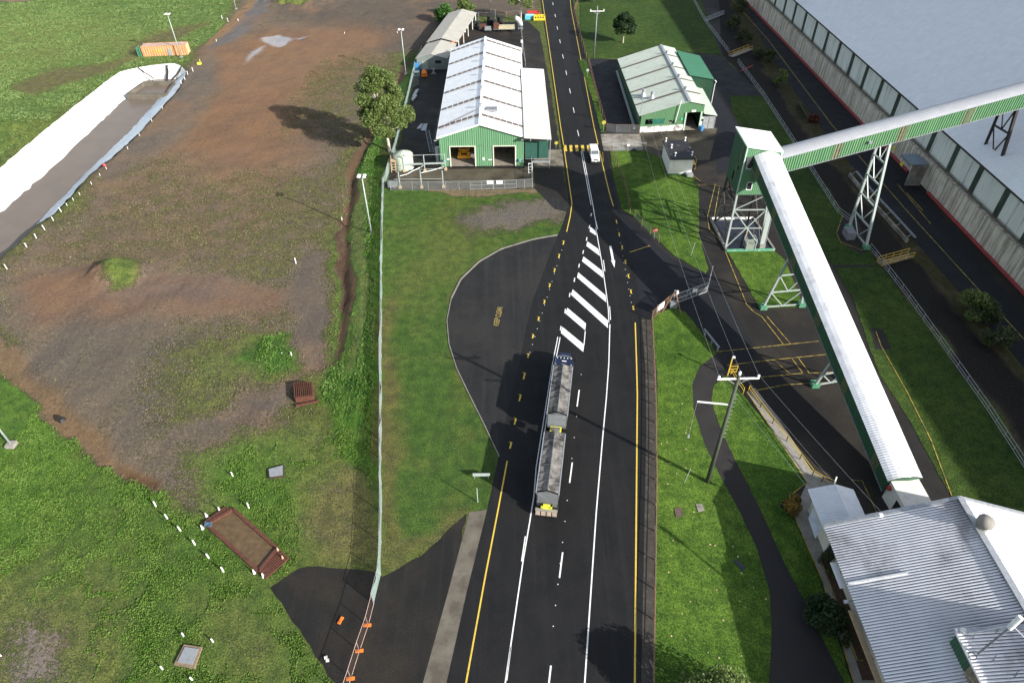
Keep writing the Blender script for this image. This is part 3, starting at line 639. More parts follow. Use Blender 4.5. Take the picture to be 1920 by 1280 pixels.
for pl in [[(258,127),(272,137),(288,147),(286,153)], [(312,119),(314,135),(313,152)], [(341,125),(334,138),(322,151)]]:
    pp = [at(x, y, .16-(i/(len(pl)-1))*2.5) for i, (x, y) in enumerate(pl)]
    for a, b in zip(pp, pp[1:]): ls.bar(a+V(0,0,.06), b+V(0,0,.06), .6 if pl[0][0] > 300 else .35, .1)
struct('liner_seam', ls, mDarkSt)
lw = MB()
A_ = [at(x, y, .18) for x, y in rimL]; B_ = [at(x, y, WZ-.1) for x, y in toeL]
for i in range(1, len(A_)-3):
    for t in (.0, .5):
        a, b = A_[i].lerp(A_[i+1], t), B_[i].lerp(B_[i+1], t); pp = [a.lerp(b, k/6)+V(random.uniform(-.12,.12), random.uniform(-.2,.2), .17) for k in range(5)]
        lw.tube(pp, .045, 4)
struct('liner_weld', lw, M('grey_weld', (.42,.41,.38), .7))

# ---------------------------------------------------------------- east side shade: cast by the store ridge, painted into two lawns
# ---------------------------------------------------------------- building materials
def ribbed(name, c, rough=.45, metal=.2, dirt=(.12,.11,.10), amt=.3, sc=.4, str_=(1,1,1), lo=.5, hi=.75):
    return M(name, c, rough, metal, .06, .8, dirt, amt, sc, lo, hi, stretch=str_)
mRoofW = ribbed('bright_zinc_roofing', (.92,.92,.91), .42, .3, (.6,.57,.55), .25, .5)
mRoofG = ribbed('pale_green_roofing', (.42,.47,.40), .6, 0, (.25,.24,.19), .4, .5)
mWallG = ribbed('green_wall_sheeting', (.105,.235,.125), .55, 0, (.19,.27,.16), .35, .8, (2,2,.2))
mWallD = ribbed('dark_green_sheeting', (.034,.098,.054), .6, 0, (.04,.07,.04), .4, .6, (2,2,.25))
mRoofD = ribbed('green_roofing', (.05,.17,.10), .55, 0, (.08,.14,.1), .4, .5)
mSkyl = M('fibreglass_skylight', (.11,.085,.07), .4, 0, .2, 3)
mRoofM = ribbed('mill_roofing', (.74,.75,.77), .38, .55, (.16,.145,.145), .75, .16, (1,.6,1), .47, .68)
mVal = M('sooty_roof_valley', (.30,.28,.28), .7, .1, .3, 2, (.05,.045,.045), .9, .12, .40, .62)
mRoofC = ribbed('conveyor_roofing', (.86,.86,.86), .4, .25, (.40,.38,.37), .5, .6, (1,1,1), .45, .75)
mRoofS = ribbed('store_roofing', (.74,.76,.78), .6, .0, (.60,.62,.65), .5, .05)
mCream = M('cream_block_wall', (.62,.60,.50), .8, 0, .06, 2, (.25,.23,.18), .3, 1)
mFloor = M('swept_concrete_floor', (.24,.21,.17), .8, 0, .2, 1, (.05,.04,.03), .7, .6)
mTrim = M('white_trim', (.80,.80,.77), .5)
mShedG = ribbed('grey_shed_roofing', (.36,.35,.31), .6, .1, (.22,.19,.16), .4, .5)
mShedWall = ribbed('grey_green_shed_wall', (.20,.235,.225), .55, .2, (.12,.14,.13), .4, 1)
mClear = M('brown_translucent_panel', (.19,.16,.105), .6, 0, .3, 2.5)

# ---------------------------------------------------------------- workshop
X0, X1, XR, Y0, Y1, ZE, ZR = -13.9, 2.65, -5.75, 125.9, 175.2, 6.3, 8.9
ws = thing('workshop', (XR, Y0, 0), 'long green walled workshop with a bright white ribbed roof and two open bays', 'workshop')
top = lambda u: np.interp(u, [0, XR-X0, X1-X0], [ZE, ZR, ZE])
B1, B2 = (2.0, 7.0), (10.6, 15.0)
mb = MB(); mb.ribwall((X0, Y0), (X1, Y0), top, .42, .05, [(B1[0], B1[1], 0, 4.2), (B2[0], B2[1], 0, 4.2)], 0, (0,-1,0)); mb.build('front_wall', mWallG, ws)
mb = MB(); mb.ribwall((X0, Y1), (X1, Y1), top, .42, .05, [], 0, (0,1,0)); mb.build('rear_wall', mWallG, ws)
for x, o in ((X0, -1), (X1, 1)): mb = MB(); mb.ribwall((x, Y0), (x, Y1), lambda u: ZE, .42, .05, [], 0, (o,0,0)); mb.build('side_wall', mWallG, ws)
ov = .45
for s_, xe in ((-1, X0-.4), (1, X1+.4)):
    ze = ZE-.4*(ZR-ZE)/(8.2)
    mb = MB(); mb.corr((xe, Y0-ov, ze+.08), (xe, Y1+ov, ze+.08), (XR, Y1+ov, ZR+.08), (XR, Y0-ov, ZR+.08), .76, .014, 0, (0,0,1)); mb.build('roof', mRoofW, ws)
    mb = MB(); mb.bar((xe, Y0-ov, ze), (XR, Y0-ov, ZR), .05, .28); mb.build('barge_board', mTrim, ws)
    mb = MB(); mb.bar((xe, Y0-ov, ze), (xe, Y1+ov, ze), .16, .16); mb.build('gutter', mTrim, ws)
    for i, yy in enumerate((129.9, 138.6, 147.4, 156.0, 164.7, 173.3)):
        mb = MB(); a = V(xe*.985+XR*.015, yy, ze+.17); b = V(XR-.0+s_*.3, yy, ZR+.10+.03)
        mb.bar(a, b, .85, .06); sk = mb.build('skylight_strip', mSkyl, ws)
        for k in range(1, 7): mb = MB(); q = a.lerp(b, k/7); mb.box(q+V(0,0,.035), (.09, .9, .04)); mb.build('strap', mTrim, sk)
mb = MB(); mb.bar((XR, Y0-ov, ZR+.17), (XR, Y1+ov, ZR+.17), .55, .09); mb.build('ridge_cap', mRoofC, ws)
for yy in (133.5, 142.5, 151, 159.5, 168.5):
    mb = MB(); mb.cyl((XR, yy, ZR+.2), .16, .45, 10); mb.cyl((XR, yy, ZR+.65), .28, .12, 10); mb.bar((XR-.7, yy, ZR+.35), (XR+.7, yy, ZR+.35), .06); mb.build('roof_vent', mGalv, ws)
mb = MB(); mb.box((XR+2.1, 133.0, 8.72), (2.3, 1.5, .5)); mb.build('cooler_unit', mGalvD, ws)
mb = MB(); mb.tube([(X0-.2, 129.2, 6.5), (XR-.4, 132.4, 9.1)], .05, 6); mb.build('roof_pipe', mRust, ws)
mb = MB(); mb.box(((X0+X1)/2, (Y0+Y1)/2, .06), (X1-X0-.1, Y1-Y0-.1, .12)); mb.build('floor', mFloor, ws)
for b0, b1 in (B1, B2):
    fr = MB()
    for u in (b0, b1): fr.box((X0+u, Y0-.06, 2.12), (.2, .22, 4.25))
    fr.box((X0+(b0+b1)/2, Y0-.06, 4.3), (b1-b0+.2, .22, .14)); fr.build('door_frame', mCream, ws)
for u, z, sz, mt in ((8.6, 1.6, (.4,.6), mSignW), (1.55, 1.6, (.55,.25), mSignW), (9.9, 1.4, (.75,.2), mSignW)):
    mb = MB(); mb.box((X0+u, Y0-.1, z), (sz[0], .04, sz[1])); mb.build('wall_sign', mt, ws)
for u in (.75, 15.75):
    mb = MB(); mb.lathe((X0+u, Y0-.35, 1.35), [(0.001,-.32),(.22,-.22),(.32,0),(.22,.22),(.001,.32)], 12); mb.build('hose_reel', M('blue_reel', (.12,.25,.36), .4), ws, True)
for u in (-.2, 16.7):
    mb = MB(); mb.bar((X0+u, Y0-.1, 5.7), (X0+u-.35, Y0-.9, 6.0), .07); mb.box((X0+u-.4, Y0-1.0, 6.0), (.45, .3, .14)); mb.build('floodlight', mGalv, ws)
mb = MB(); mb.cyl((X0-.6, Y0+1.2, 0), .45, 3.6, 12); mb.build('gas_cylinder', mGalv, ws)
mb = MB(); mb.bar((X0+7.9, Y0-.12, 4.6), (X0+8.9, Y0-.9, 4.75), .05); mb.build('light_bracket', mGalvD, ws)

lt = thing('lean_to_roof', (5.3, 124.5, 0), 'pale flat lean-to shelter along the road side of the workshop', 'shelter')
for (y0, y1, mt, z) in ((124.2, 151.8, ribbed('pale_cream_roofing', (.50,.50,.46), .6, 0, (.40,.38,.34), .3, .6), 7.0), (151.8, 161.0, mRoofW, 7.04)):
    mb = MB(); mb.corr((2.75, y0, z-.4), (2.75, y1, z-.4), (8.05, y1, z-.75), (8.05, y0, z-.75), .5, .04, 0, (0,0,1)); mb.build('roof', mt, lt)
for y in (124.6, 133, 142, 151, 160): mb = MB(); mb.box((7.85, y, 3.05), (.15,.15,6.1)); mb.build('post', mGalv, lt)
mb = MB(); mb.box((5.3, 126.3, 3.2), (4.6, .06, 3.6)); mb.build('green_screen', M('dark_green_mesh', (.02,.08,.06), .8, 0, .3, 4), lt)
mb = MB(); mb.bar((3, 124.4, 2.2), (7.8, 124.4, 2.2), .06); mb.bar((3, 124.4, .4), (7.8, 124.4, .4), .06); mb.bar((4.2, 124.35, 1.6), (7.8, 124.35, 1.6), .25, .3); mb.build('gate_rail', mGalv, lt)

# machines in the bays
mk = thing('loader', (X0+4.5, 131, .12), 'orange yellow loader with a dark cab parked inside the left workshop bay', 'loader')
mYel = M('machine_orange', (.70,.33,.03), .45, 0, .1, 3)
mb = MB(); mb.box((X0+4.5, 131.8, 1.1), (2.2, 3.2, .9)); mb.box((X0+3.6, 129.8, 1.0), (.5,1.2,.6)); mb.box((X0+5.4, 129.8, 1.0), (.5,1.2,.6)); mb.build('body', mYel, mk)
mb = MB(); mb.box((X0+4.5, 131.6, 2.2), (1.5, 1.6, 1.2)); mb.build('cab', mGlass, mk)
mb = MB()
for sx in (-.85, .85):
    for sy in (-.85, .85): mb.box((X0+4.5+sx, 131.6+sy, 2.2), (.14,.14,1.35))
mb.box((X0+4.5, 131.6, 2.9), (1.9,1.9,.12)); mb.build('cab_frame', mYel, mk)
for sx in (-1.15, 1.15):
    for y in (130.2, 133): w_ = MB(); w_.tube([(X0+4.5+sx-.2, y, .7), (X0+4.5+sx+.2, y, .7)], .6, 14); w_.build('wheel', mBlack, mk)
mb = MB(); mb.box((X0+4.5, 129.0, .55), (2.6,.6,.6)); mb.build('bucket', mYel, mk)
mk = thing('locomotive', (X0+12.8, 135, .12), 'yellow locomotive nose inside the right workshop bay', 'locomotive')
mb = MB(); mb.box((X0+12.8, 136.5, 2.2), (2.2, 6, 2.2)); mb.build('body', M('dull_yellow', (.35,.30,.10), .5), mk)
mb = MB(); mb.box((X0+12.8, 133.45, 2.4), (1.6, .08, .8)); mb.build('grille', mBlack, mk)
for sx in (-.8, .8): mb = MB(); mb.bar((X0+12.8+sx, 133, .45), (X0+12.8+sx, 140, .45), .3, .6); mb.build('frame_rail', mDarkSt, mk)

# ---------------------------------------------------------------- long grey shed behind
sd = thing('long_shed', (-19.8, 178.6, 0), 'long narrow grey tin shed with an open front behind the workshop', 'shed')
q = [V(-23.6,178.7,0), V(-16.1,178.6,0)]; dr = (V(-14.6,215,0)-V(-20.2,178.6,0)).normalized(); dr = V(.17,.985,0).normalized()
L1, L2 = 11.0, 37.0; xv = V(1,0,0)
def P3(base, u, s, z): return (base + dr*s + xv*u) + V(0,0,z)
b0 = V(-23.7,178.6,0)
mb = MB(); mb.ribwall((b0.x, b0.y), (b0.x+7.6, b0.y), lambda u: np.interp(u,[0,3.8,7.6],[2.9,3.9,2.9]), .3, .03, [], 0, (0,-1,0)); mb.build('gable_wall', mShedWall, sd)
for u, o in ((0, -1), (7.6, 1)): mb = MB(); a = P3(b0,u,0,0); b = P3(b0,u,L1 if o > 0 else L2,0); mb.ribwall((a.x,a.y),(b.x,b.y), lambda u: 2.9, .3, .03, [], 0, (o,0,0)); mb.build('side_wall', mShedWall, sd)
a = P3(b0,0,L2,0); b = P3(b0,7.6,L2,0); mb = MB(); mb.ribwall((a.x,a.y),(b.x,b.y), lambda u: 2.9, .3,.03,[],0,(0,1,0)); mb.build('rear_wall', mShedWall, sd)
for (s0, s1, z) in ((-.2, L1, 0), (L1+.01, L2, .35)):
    for u0, u1, ze, zr in ((-.3, 3.8, 2.85, 3.95), (8.1 if s0 > 5 else 7.9, 3.8, 2.85, 3.95)):
        mb = MB(); mb.corr(P3(b0,u0,s0,ze+z), P3(b0,u0,s1,ze+z), P3(b0,u1,s1,zr+z), P3(b0,u1,s0,zr+z), .5, .035, 0, (0,0,1)); mb.build('roof', mShedG, sd)
mb = MB(); mb.box((b0.x+5.5, b0.y-.06, 2.0), (1.5,.06,.75)); mb.build('window', mGlass, sd)
mb = MB(); mb.box((b0.x+2.0, b0.y-.06, 1.15), (1.5,.06,2.2)); mb.build('door', M('grey_green_door', (.26,.30,.28), .5), sd)
for s in (14, 20, 26, 32, 36.7): mb = MB(); mb.box(P3(b0,7.7,s,1.6), (.16,.16,3.2)); mb.build('post', mTrim, sd)
# ---------------------------------------------------------------- green shed east of the road
gs = thing('green_shed', (34, 140.5, 0), 'green walled shed with a pale green roof and a dark open doorway', 'shed')
Lf, Af, Rf = V(27.9,140.1,3.8), V(38.2,141.2,6.4), V(41.7,141.6,5.5)
Lb, Ab, Rb = V(27.4,174.2,3.8), V(38.0,176.3,6.4), V(41.3,176.6,5.5)
fd = (V(Rf.x,Rf.y,0)-V(Lf.x,Lf.y,0)); FL = fd.length; fd.normalize()
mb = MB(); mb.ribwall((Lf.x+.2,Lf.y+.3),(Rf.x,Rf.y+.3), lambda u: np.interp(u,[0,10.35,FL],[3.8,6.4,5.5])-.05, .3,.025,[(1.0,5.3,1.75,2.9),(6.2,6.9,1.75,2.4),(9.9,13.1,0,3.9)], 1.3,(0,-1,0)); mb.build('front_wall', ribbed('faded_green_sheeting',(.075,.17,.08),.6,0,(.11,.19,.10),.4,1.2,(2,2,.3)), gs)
mb = MB(); a = V(Lf.x+.2,Lf.y+.27,0)
for u0, u1 in ((0,9.8),(13.2,13.7)): p = a+fd*((u0+u1)/2); mb.box((p.x,p.y,.65),(u1-u0,.2,1.3), math.atan2(fd.y,fd.x))
mb.build('white_block_base', M('stained_white_blockwork', (.66,.62,.58), .8, 0, .05, 2, (.06,.05,.05), .8, 1.1, .5, .6), gs)
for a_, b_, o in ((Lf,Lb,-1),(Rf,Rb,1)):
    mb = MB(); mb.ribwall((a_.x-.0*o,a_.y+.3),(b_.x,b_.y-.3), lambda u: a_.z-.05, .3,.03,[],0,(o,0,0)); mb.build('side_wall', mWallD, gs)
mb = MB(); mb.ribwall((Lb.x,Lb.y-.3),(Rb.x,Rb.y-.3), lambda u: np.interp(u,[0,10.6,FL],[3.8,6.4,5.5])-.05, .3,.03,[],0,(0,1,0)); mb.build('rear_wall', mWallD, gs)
mb = MB(); mb.corr(Lf-V(.3,0,0),Lb-V(.3,0,0),Ab,Af,.5,.04,0,(0,0,1)); mb.corr(Rf+V(.3,0,0),Rb+V(.3,0,0),Ab,Af,.5,.04,0,(0,0,1)); mb.build('roof', mRoofG, gs)
mb = MB(); mb.bar(Af+V(0,0,.1),Ab+V(0,0,.1),.6,.08); mb.build('ridge_cap', mGalv, gs)
mb = MB(); mb.box((34.6,158.5,.05),(13,34,.1)); mb.build('floor', mFloor, gs)
for t in (.165,.37,.58,.8):
    mb = MB(); a_ = Lf.lerp(Lb,t); b_ = Af.lerp(Ab,t); mb.bar(a_+V(-.2,0,.1),b_+V(-.5,0,.1),.55,.06); mb.build('skylight_strip', mSkyl, gs)
    mb = MB(); a_ = Rf.lerp(Rb,t); mb.bar(a_+V(.2,0,.1),b_+V(.5,0,.06),.4,.06); mb.build('skylight_strip', mSkyl, gs)
    mb = MB(); mb.cyl(b_+V(.2,.5,.1),.22,.55,10); mb.cyl(b_+V(.2,.5,.6),.3,.15,10); mb.build('roof_vent', mGalvD, gs)
for x, y, z in ((29.8,149.6,4.3),(31.3,147.2,4.7)): mb = MB(); mb.lathe((x,y,z),[(.75,0),(.3,.9),(.3,1.15),(.42,1.2),(.42,1.55),(.05,1.6)],12); mb.build('roof_cowl', mGalv, gs)
fr = MB()
for u in (9.8,13.2): p = a+fd*u; fr.box((p.x,p.y-.1,1.98),(.3,.25,3.95))
fr.build('door_frame', M('pale_green_trim',(.45,.58,.46),.5), gs)
mb = MB(); p = a+fd*3.9; mb.box((p.x,p.y-.03,2.35),(2.6,.06,1.1),math.atan2(fd.y,fd.x)); mb.build('sliding_window', M('dark_teal_panel',(.02,.12,.08),.4), gs)
mb = MB(); p = a+fd*11.4; mb.box((p.x,p.y-.1,4.25),(.95,.05,.42),math.atan2(fd.y,fd.x)); mb.build('sign', mSignW, gs)
mb = MB(); p = a+fd*7.6; mb.tube([p+V(0,-.3,2.0),p+V(.6,-.3,6.8)],.09,8); mb.build('flue_pipe', mTrim, gs)
mb = MB(); p = a+fd*7.55; mb.box((p.x,p.y-.2,2.1),(.45,.3,.55)); mb.build('motor_box', mDarkSt, gs)
for u,z,mt in ((9.0,2.6,M('exit_green',(.05,.45,.25),.5)),(13.6,2.6,mSignW),(13.5,1.6,mSignW)): mb = MB(); p = a+fd*u; mb.box((p.x,p.y-.12,z),(.45,.05,.4)); mb.build('wall_sign', mt, gs)
mb = MB(); p = a+fd*13.6; mb.cyl((p.x,p.y-.7,.05),.45,.95,14); mb.build('blue_drum', mBlue, gs)
mb = MB(); mb.bar((27.1,141,.7),(26.9,172,1.6),.5,.3); mb.build('gutter_pipe', mGalv, gs)
da = thing('green_annex', (44, 157.6, 0), 'dark green steel shed with a green roof behind the pale roofed shed', 'shed')
pts = [V(41.5,157.4,0),V(46.7,155.7,0),V(46.6,170.6,0),V(41.5,173.3,0)]; zz = (5.9,5.5,5.5,5.9)
for i in range(4):
    a_, b_ = pts[i], pts[(i+1)%4]; za, zb = zz[i], zz[(i+1)%4]; L_ = (b_-a_).length; mid = (a_+b_)/2-V(44,164,0)
    mb = MB(); mb.ribwall((a_.x,a_.y),(b_.x,b_.y), lambda u: za+(zb-za)*u/L_, .25,.035,[],0,mid); mb.build('wall', mWallD, da)
mb = MB(); mb.corr(*[V(p.x,p.y,z+.06)+(V(p.x,p.y,0)-V(44,164,0))*.03 for p, z in zip((pts[0],pts[3],pts[2],pts[1]),(zz[0],zz[3],zz[2],zz[1]))],.4,.04,0,(0,0,1)); mb.build('roof', mRoofD, da)
mb = MB(); mb.tube([(46.9,155.5,5.4),(47.3,155.4,5.1),(47.1,155.5,4.4),(47.1,155.5,0)],.09,8); mb.build('downpipe', mTrim, da)
lb_ = thing('side_lean_to', (43.2, 142.5, 0), 'narrow lean-to with a grey green roof and a caged front beside the green shed', 'lean-to')
mb = MB(); mb.corr((41.8,141.4,3.6),(41.8,160,3.6),(44.7,160,3.15),(44.7,141.4,3.15),.5,.04,0,(0,0,1)); mb.build('roof', mRoofG, lb_)
mb = MB(); mb.ribwall((44.5,141.8),(44.5,159.8),lambda u: 3.1,.3,.03,[],0,(1,0,0)); mb.build('side_wall', mWallD, lb_)
mb = MB(); mb.box((43.2,141.8,1.5),(2.7,.05,2.8)); mb.build('front_panel', M('grey_cage_mesh',(.33,.34,.34),.6,.2,.3,6,(.1,.09,.09),.7,4), lb_)
mb = MB()
for x in (41.95,43.2,44.5): mb.box((x,141.75,1.5),(.08,.08,3))
for z in (.2,1.5,2.9): mb.box((43.2,141.72,z),(2.7,.06,.08))
mb.build('front_frame', mGalv, lb_)
# ---------------------------------------------------------------- small white hut
ht = thing('switch_hut', (33.3, 121.8, 0), 'small white block hut with a flat black roof on the lawn', 'hut')
mb = MB(); mb.box((33.25,125.2,1.65),(4.5,7.3,3.3)); mb.build('wall', M('white_blockwork',(.72,.72,.66),.8,0,.05,3,(.4,.38,.32),.3,1), ht)
mb = MB(); mb.box((33.25,125.2,3.42),(5.0,8.1,.24)); mb.build('roof', M('tarred_roof',(.022,.021,.024),.6,0,.3,1,(.22,.20,.19),.8,.55,.6,.66), ht)
mb = MB(); mb.box((33.25,121.5,.12),(4.7,.1,.24)); mb.build('green_plinth', mWallG, ht)
for x, y in ((31.3,128.7),(35.2,128.9),(31.9,125.8),(32.0,122.3),(35.3,122.6)):
    mb = MB(); mb.lathe((x,y,3.54),[(.2,0),(.09,.2),(.09,.55),(.2,.6),(.2,.72),(.02,.74)],10); mb.build('roof_vent', mTrim, ht)
mb = MB(); mb.box((36.2,124.5,1.1),(1.0,2.2,.08)); 
for y in (123.5,125.5): mb.box((36.65,y,1.0),(.07,.07,2.0))
mb.bar((36.65,123.5,2),(36.65,125.5,2),.07); mb.build('steps_and_rail', mYell, ht)
mb = MB(); mb.box((35.0,120.9,.35),(1.3,1.1,.5)); mb.build('meter_box', mGalv, ht)

# ---------------------------------------------------------------- transfer tower
T0, T1, TY0, TY1 = 35.8, 41.2, 95.9, 102.4
tw_ = thing('transfer_tower', (38.5, 96, 0), 'tall green transfer tower cabin with a white roof on steel legs', 'tower')
ztl, ztr = 18.35, 17.45
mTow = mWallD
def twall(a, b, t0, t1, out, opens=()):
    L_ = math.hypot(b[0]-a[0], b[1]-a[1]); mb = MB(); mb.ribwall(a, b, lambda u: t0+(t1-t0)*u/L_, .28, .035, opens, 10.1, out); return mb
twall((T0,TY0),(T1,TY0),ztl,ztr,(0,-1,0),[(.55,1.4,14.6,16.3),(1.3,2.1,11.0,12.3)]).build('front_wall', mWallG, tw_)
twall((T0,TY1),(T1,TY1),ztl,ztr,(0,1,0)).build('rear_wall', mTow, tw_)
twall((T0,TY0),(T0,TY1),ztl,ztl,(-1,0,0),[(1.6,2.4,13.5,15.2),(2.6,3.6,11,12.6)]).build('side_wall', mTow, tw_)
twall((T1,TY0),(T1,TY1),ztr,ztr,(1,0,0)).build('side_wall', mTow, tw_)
mb = MB(); mb.corr((T0-.15,TY0-.2,ztl+.06),(T0-.15,TY1+.2,ztl+.06),(T1+.15,TY1+.2,ztr+.06),(T1+.15,TY0-.2,ztr+.06),.4,.03,0,(0,0,1)); mb.build('roof', mRoofW, tw_)
mb = MB(); mb.bar((T0-.15,TY0-.2,ztl-.03),(T1+.15,TY0-.2,ztr-.03),.08,.24); mb.bar((T0-.15,TY0-.2,ztl-.03),(T0-.15,TY1+.2,ztl-.03),.08,.24); mb.bar((T1+.15,TY0-.2,ztr-.03),(T1+.15,TY1+.2,ztr-.03),.08,.24)
for x, z in ((T0,ztl),(T1,ztr)): mb.box((x,TY0-.06,(z+10.1)/2),(.16,.16,z-10.1))
mb.build('corner_trim', M('pale_green_flashing',(.48,.62,.52),.5), tw_)
mb = MB(); mb.box(((T0+T1)/2,(TY0+TY1)/2,10.05),(T1-T0,TY1-TY0,.12)); mb.build('cabin_floor', mDarkSt, tw_)
for u0,u1,z0,z1 in ((.55,1.4,14.6,16.3),(1.3,2.1,11.0,12.3)):
    f = MB(); x0, x1 = T0+u0, T0+u1
    for a_, b_ in (((x0,z0),(x1,z0)),((x1,z0),(x1,z1)),((x1,z1),(x0,z1)),((x0,z1),(x0,z0))): f.bar((a_[0],TY0-.06,a_[1]),(b_[0],TY0-.06,b_[1]),.1)
    fo = f.build('window', mTrim, tw_); f = MB(); f.box(((x0+x1)/2,TY0+.02,(z0+z1)/2),(x1-x0,.02,z1-z0)); f.build('pane', mGlass, fo)
f = MB(); f.bar((T0+.75,TY0-.5,15.2),(T0+.75,TY0-.08,16.6),1.0,.05); f.build('open_hatch', mGlass, tw_)
f = MB(); f.box((T0+3.0,TY0-.075,17.0),(1.3,.03,.7)); f.build('rust_stain_panel', M('rust_stained_sheet',(.30,.22,.12),.8,0,.35,3), tw_)
f = MB(); f.box((T0-.05,97.6,15.9),(.04,.9,3.4)); f.box((T0-.05,98.4,12.6),(.04,.8,3.0)); f.build('translucent_panel', M('grimy_green_panel',(.06,.10,.05),.6,0,.2,2), tw_)
LX, LY = (T0+.2, T1-.2), (TY0+.2, TY1-.2); BX, BY = (35.0, 43.4), (95.9, 104.4)
legs = {}
for i in (0,1):
    for j in (0,1):
        x0 = (36.1, 42.0)[i]; y0 = (95.9, 104.0)[j]
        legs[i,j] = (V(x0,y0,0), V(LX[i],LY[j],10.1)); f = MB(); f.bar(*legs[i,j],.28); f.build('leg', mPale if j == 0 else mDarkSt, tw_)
def br(a, b, w_=.16, mt=mGalvD, nm='brace', par=None): f = MB(); f.bar(a, b, w_); return f.build(nm, mt, par or tw_)
def lp(k, t): return legs[k][0].lerp(legs[k][1], t)
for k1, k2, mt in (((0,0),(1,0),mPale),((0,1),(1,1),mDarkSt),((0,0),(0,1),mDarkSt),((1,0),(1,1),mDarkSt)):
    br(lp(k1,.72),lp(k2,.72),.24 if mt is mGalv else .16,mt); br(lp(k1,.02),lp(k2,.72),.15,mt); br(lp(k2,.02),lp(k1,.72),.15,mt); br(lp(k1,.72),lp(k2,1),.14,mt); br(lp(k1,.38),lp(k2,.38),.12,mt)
bd = thing('tower_bund', (39.8, 95, 0), 'low green kerbed bund holding dark water under the tower', 'bund')
C_ = [V(36.0,94.9,0),V(44.0,95.0,0),V(43.2,104.9,0),V(35.6,104.9,0)]
for i in range(4): f = MB(); f.bar(C_[i]+V(0,0,.2),C_[(i+1)%4]+V(0,0,.2),.3,.4); f.build('bund_wall', M('green_kerb_paint',(.10,.30,.19),.6,0,.15,2,(.5,.5,.45),.6,1) if i < 1 else (mTrim if i == 2 else mConcP), bd)
f = MB(); f.poly([tuple(p+V(0,0,.12)) for p in C_]); f.build('standing_water', M('oily_water',(.008,.010,.016),.12,0,.3,1,(.05,.04,.035),.5,.8,spec=.8), bd)
dk = thing('discharge_chute', (40, 95.1, 0), 'small caged steel hopper standing at the front of the bund', 'hopper')
f = MB(); f.box((39.9,95.6,1.3),(1.5,1.7,.1)); f.box((39.9,95.6,.7),(1.3,1.5,1.1)); f.build('deck', M('hopper_grating',(.25,.28,.24),.7,.2,.3,6,(.4,.33,.1),.5,3), dk)
f = MB()
for x in (39.15,40.65):
    for y in (94.8,96.4): f.bar((x,y,0),(x,y,2.3),.1)
    f.bar((x,94.8,2.3),(x,96.4,2.3),.08)
f.bar((39.15,94.8,2.3),(40.65,94.8,2.3),.08); f.build('handrail', mPale, dk)
for x in (39.4,40.5): f = MB(); f.bar((x,96.5,1.2),(x,96.9,3.2),.12); f.build('strut', mTan, dk)
rl = thing('riser_duct', (42.2, 96.0, 0), 'pale vertical cable duct rising beside the front leg of the tower', 'duct')
f = MB(); f.bar((42.0,95.6,0),(41.9,96.2,9.4),.75,.22); f.build('tray', mPale, rl)
f = MB(); f.bar((42.5,95.5,.2),(42.4,96.1,9.2),.07); f.build('conduit', mGalv, rl)
f = MB(); f.box((42.0,95.5,.5),(.9,.7,1.0)); f.build('foot_block', mConcP, rl)
# ---------------------------------------------------------------- conveyors
def conveyor(name, label, A, B, width, sideH, arch, side_near, roofm, sidem, panels=(), pitch=.3, sdep=.04, rsub=0):
    """A,B: near-side eave ends; width vector goes to the far eave"""
    A, B = Vector(A), Vector(B); d = (B-A).normalized(); L_ = (B-A).length
    Wv = Vector(side_near).normalized()*width; up = Wv.cross(d).normalized(); up = up if up.z > 0 else -up
    root = thing(name, (A+Wv/2)-V(0,0,A.z), label, 'conveyor')
    for k, e in enumerate((V(0,0,0), Wv)):
        o = -Wv.normalized() if k == 0 else Wv.normalized()
        mb = MB(); mb.corr(A+e, B+e, B+e-V(0,0,sideH), A+e-V(0,0,sideH), pitch, sdep, 0, o); mb.build('side_wall', sidem, root)
    mb = MB(); n = int(L_/pitch); K = 8; prof = []
    for i in range(n):
        for f_, h in ((0,0),(.3,0),(.5,1),(.8,1)): prof.append(((i+f_)/n, h))
    prof.append((1,0)); vs = []
    for u, h in prof:
        for k in range(K+1):
            t = k/K; s = -.15+t*(width+.3); zz = arch*(1-(2*t-1)**2)+.03+h*.026
            vs.append(A+d*(u*L_)+Wv.normalized()*s+up*(zz-h*rsub))
    mb.add(vs, [(i*(K+1)+k, i*(K+1)+k+1, (i+1)*(K+1)+k+1, (i+1)*(K+1)+k) for i in range(len(prof)-1) for k in range(K)]); mb.build('roof', roofm, root, False)
    mb = MB(); a_ = A-V(0,0,sideH); b_ = B-V(0,0,sideH); mb.add([a_, b_, b_+Wv, a_+Wv], [(0,1,2,3)]); mb.build('floor', mDarkSt, root)
    for p in (A, B): mb = MB(); mb.add([p-V(0,0,sideH), p-V(0,0,sideH)+Wv, p+Wv, p+Wv*.5+up*arch, p], [(0,1,2,3,4)]); mb.build('end_wall', sidem, root)
    for t in panels:
        p = A+d*(L_*t)-Wv.normalized()*.04; mb = MB(); mb.corr(p, p+d*1.5, p+d*1.5-V(0,0,sideH), p-V(0,0,sideH), pitch, sdep+.01, 0, -Wv); mb.build('translucent_panel', mClear if name == 'store_conveyor' else M('mossy_panel',(.11,.11,.055),.6,0,.2,2), root)
    for e in (V(0,0,0), Wv): mb = MB(); mb.bar(A+e-V(0,0,sideH+.05), B+e-V(0,0,sideH+.05), .12, .2); mb.build('bottom_chord', mGalvD, root)
    return root
C1A, C1B = V(37.2,95.85,16.75), V(41.55,45.8,3.0)
cv1 = conveyor('mill_conveyor', 'green sided conveyor gallery with a bright arched roof running down to the mill building', C1A, C1B, 3.75, 1.95, .75, V(1,.087,0), mRoofC, mWallD, (.03,.19,.36,.55,.74,.93), .3, .08)
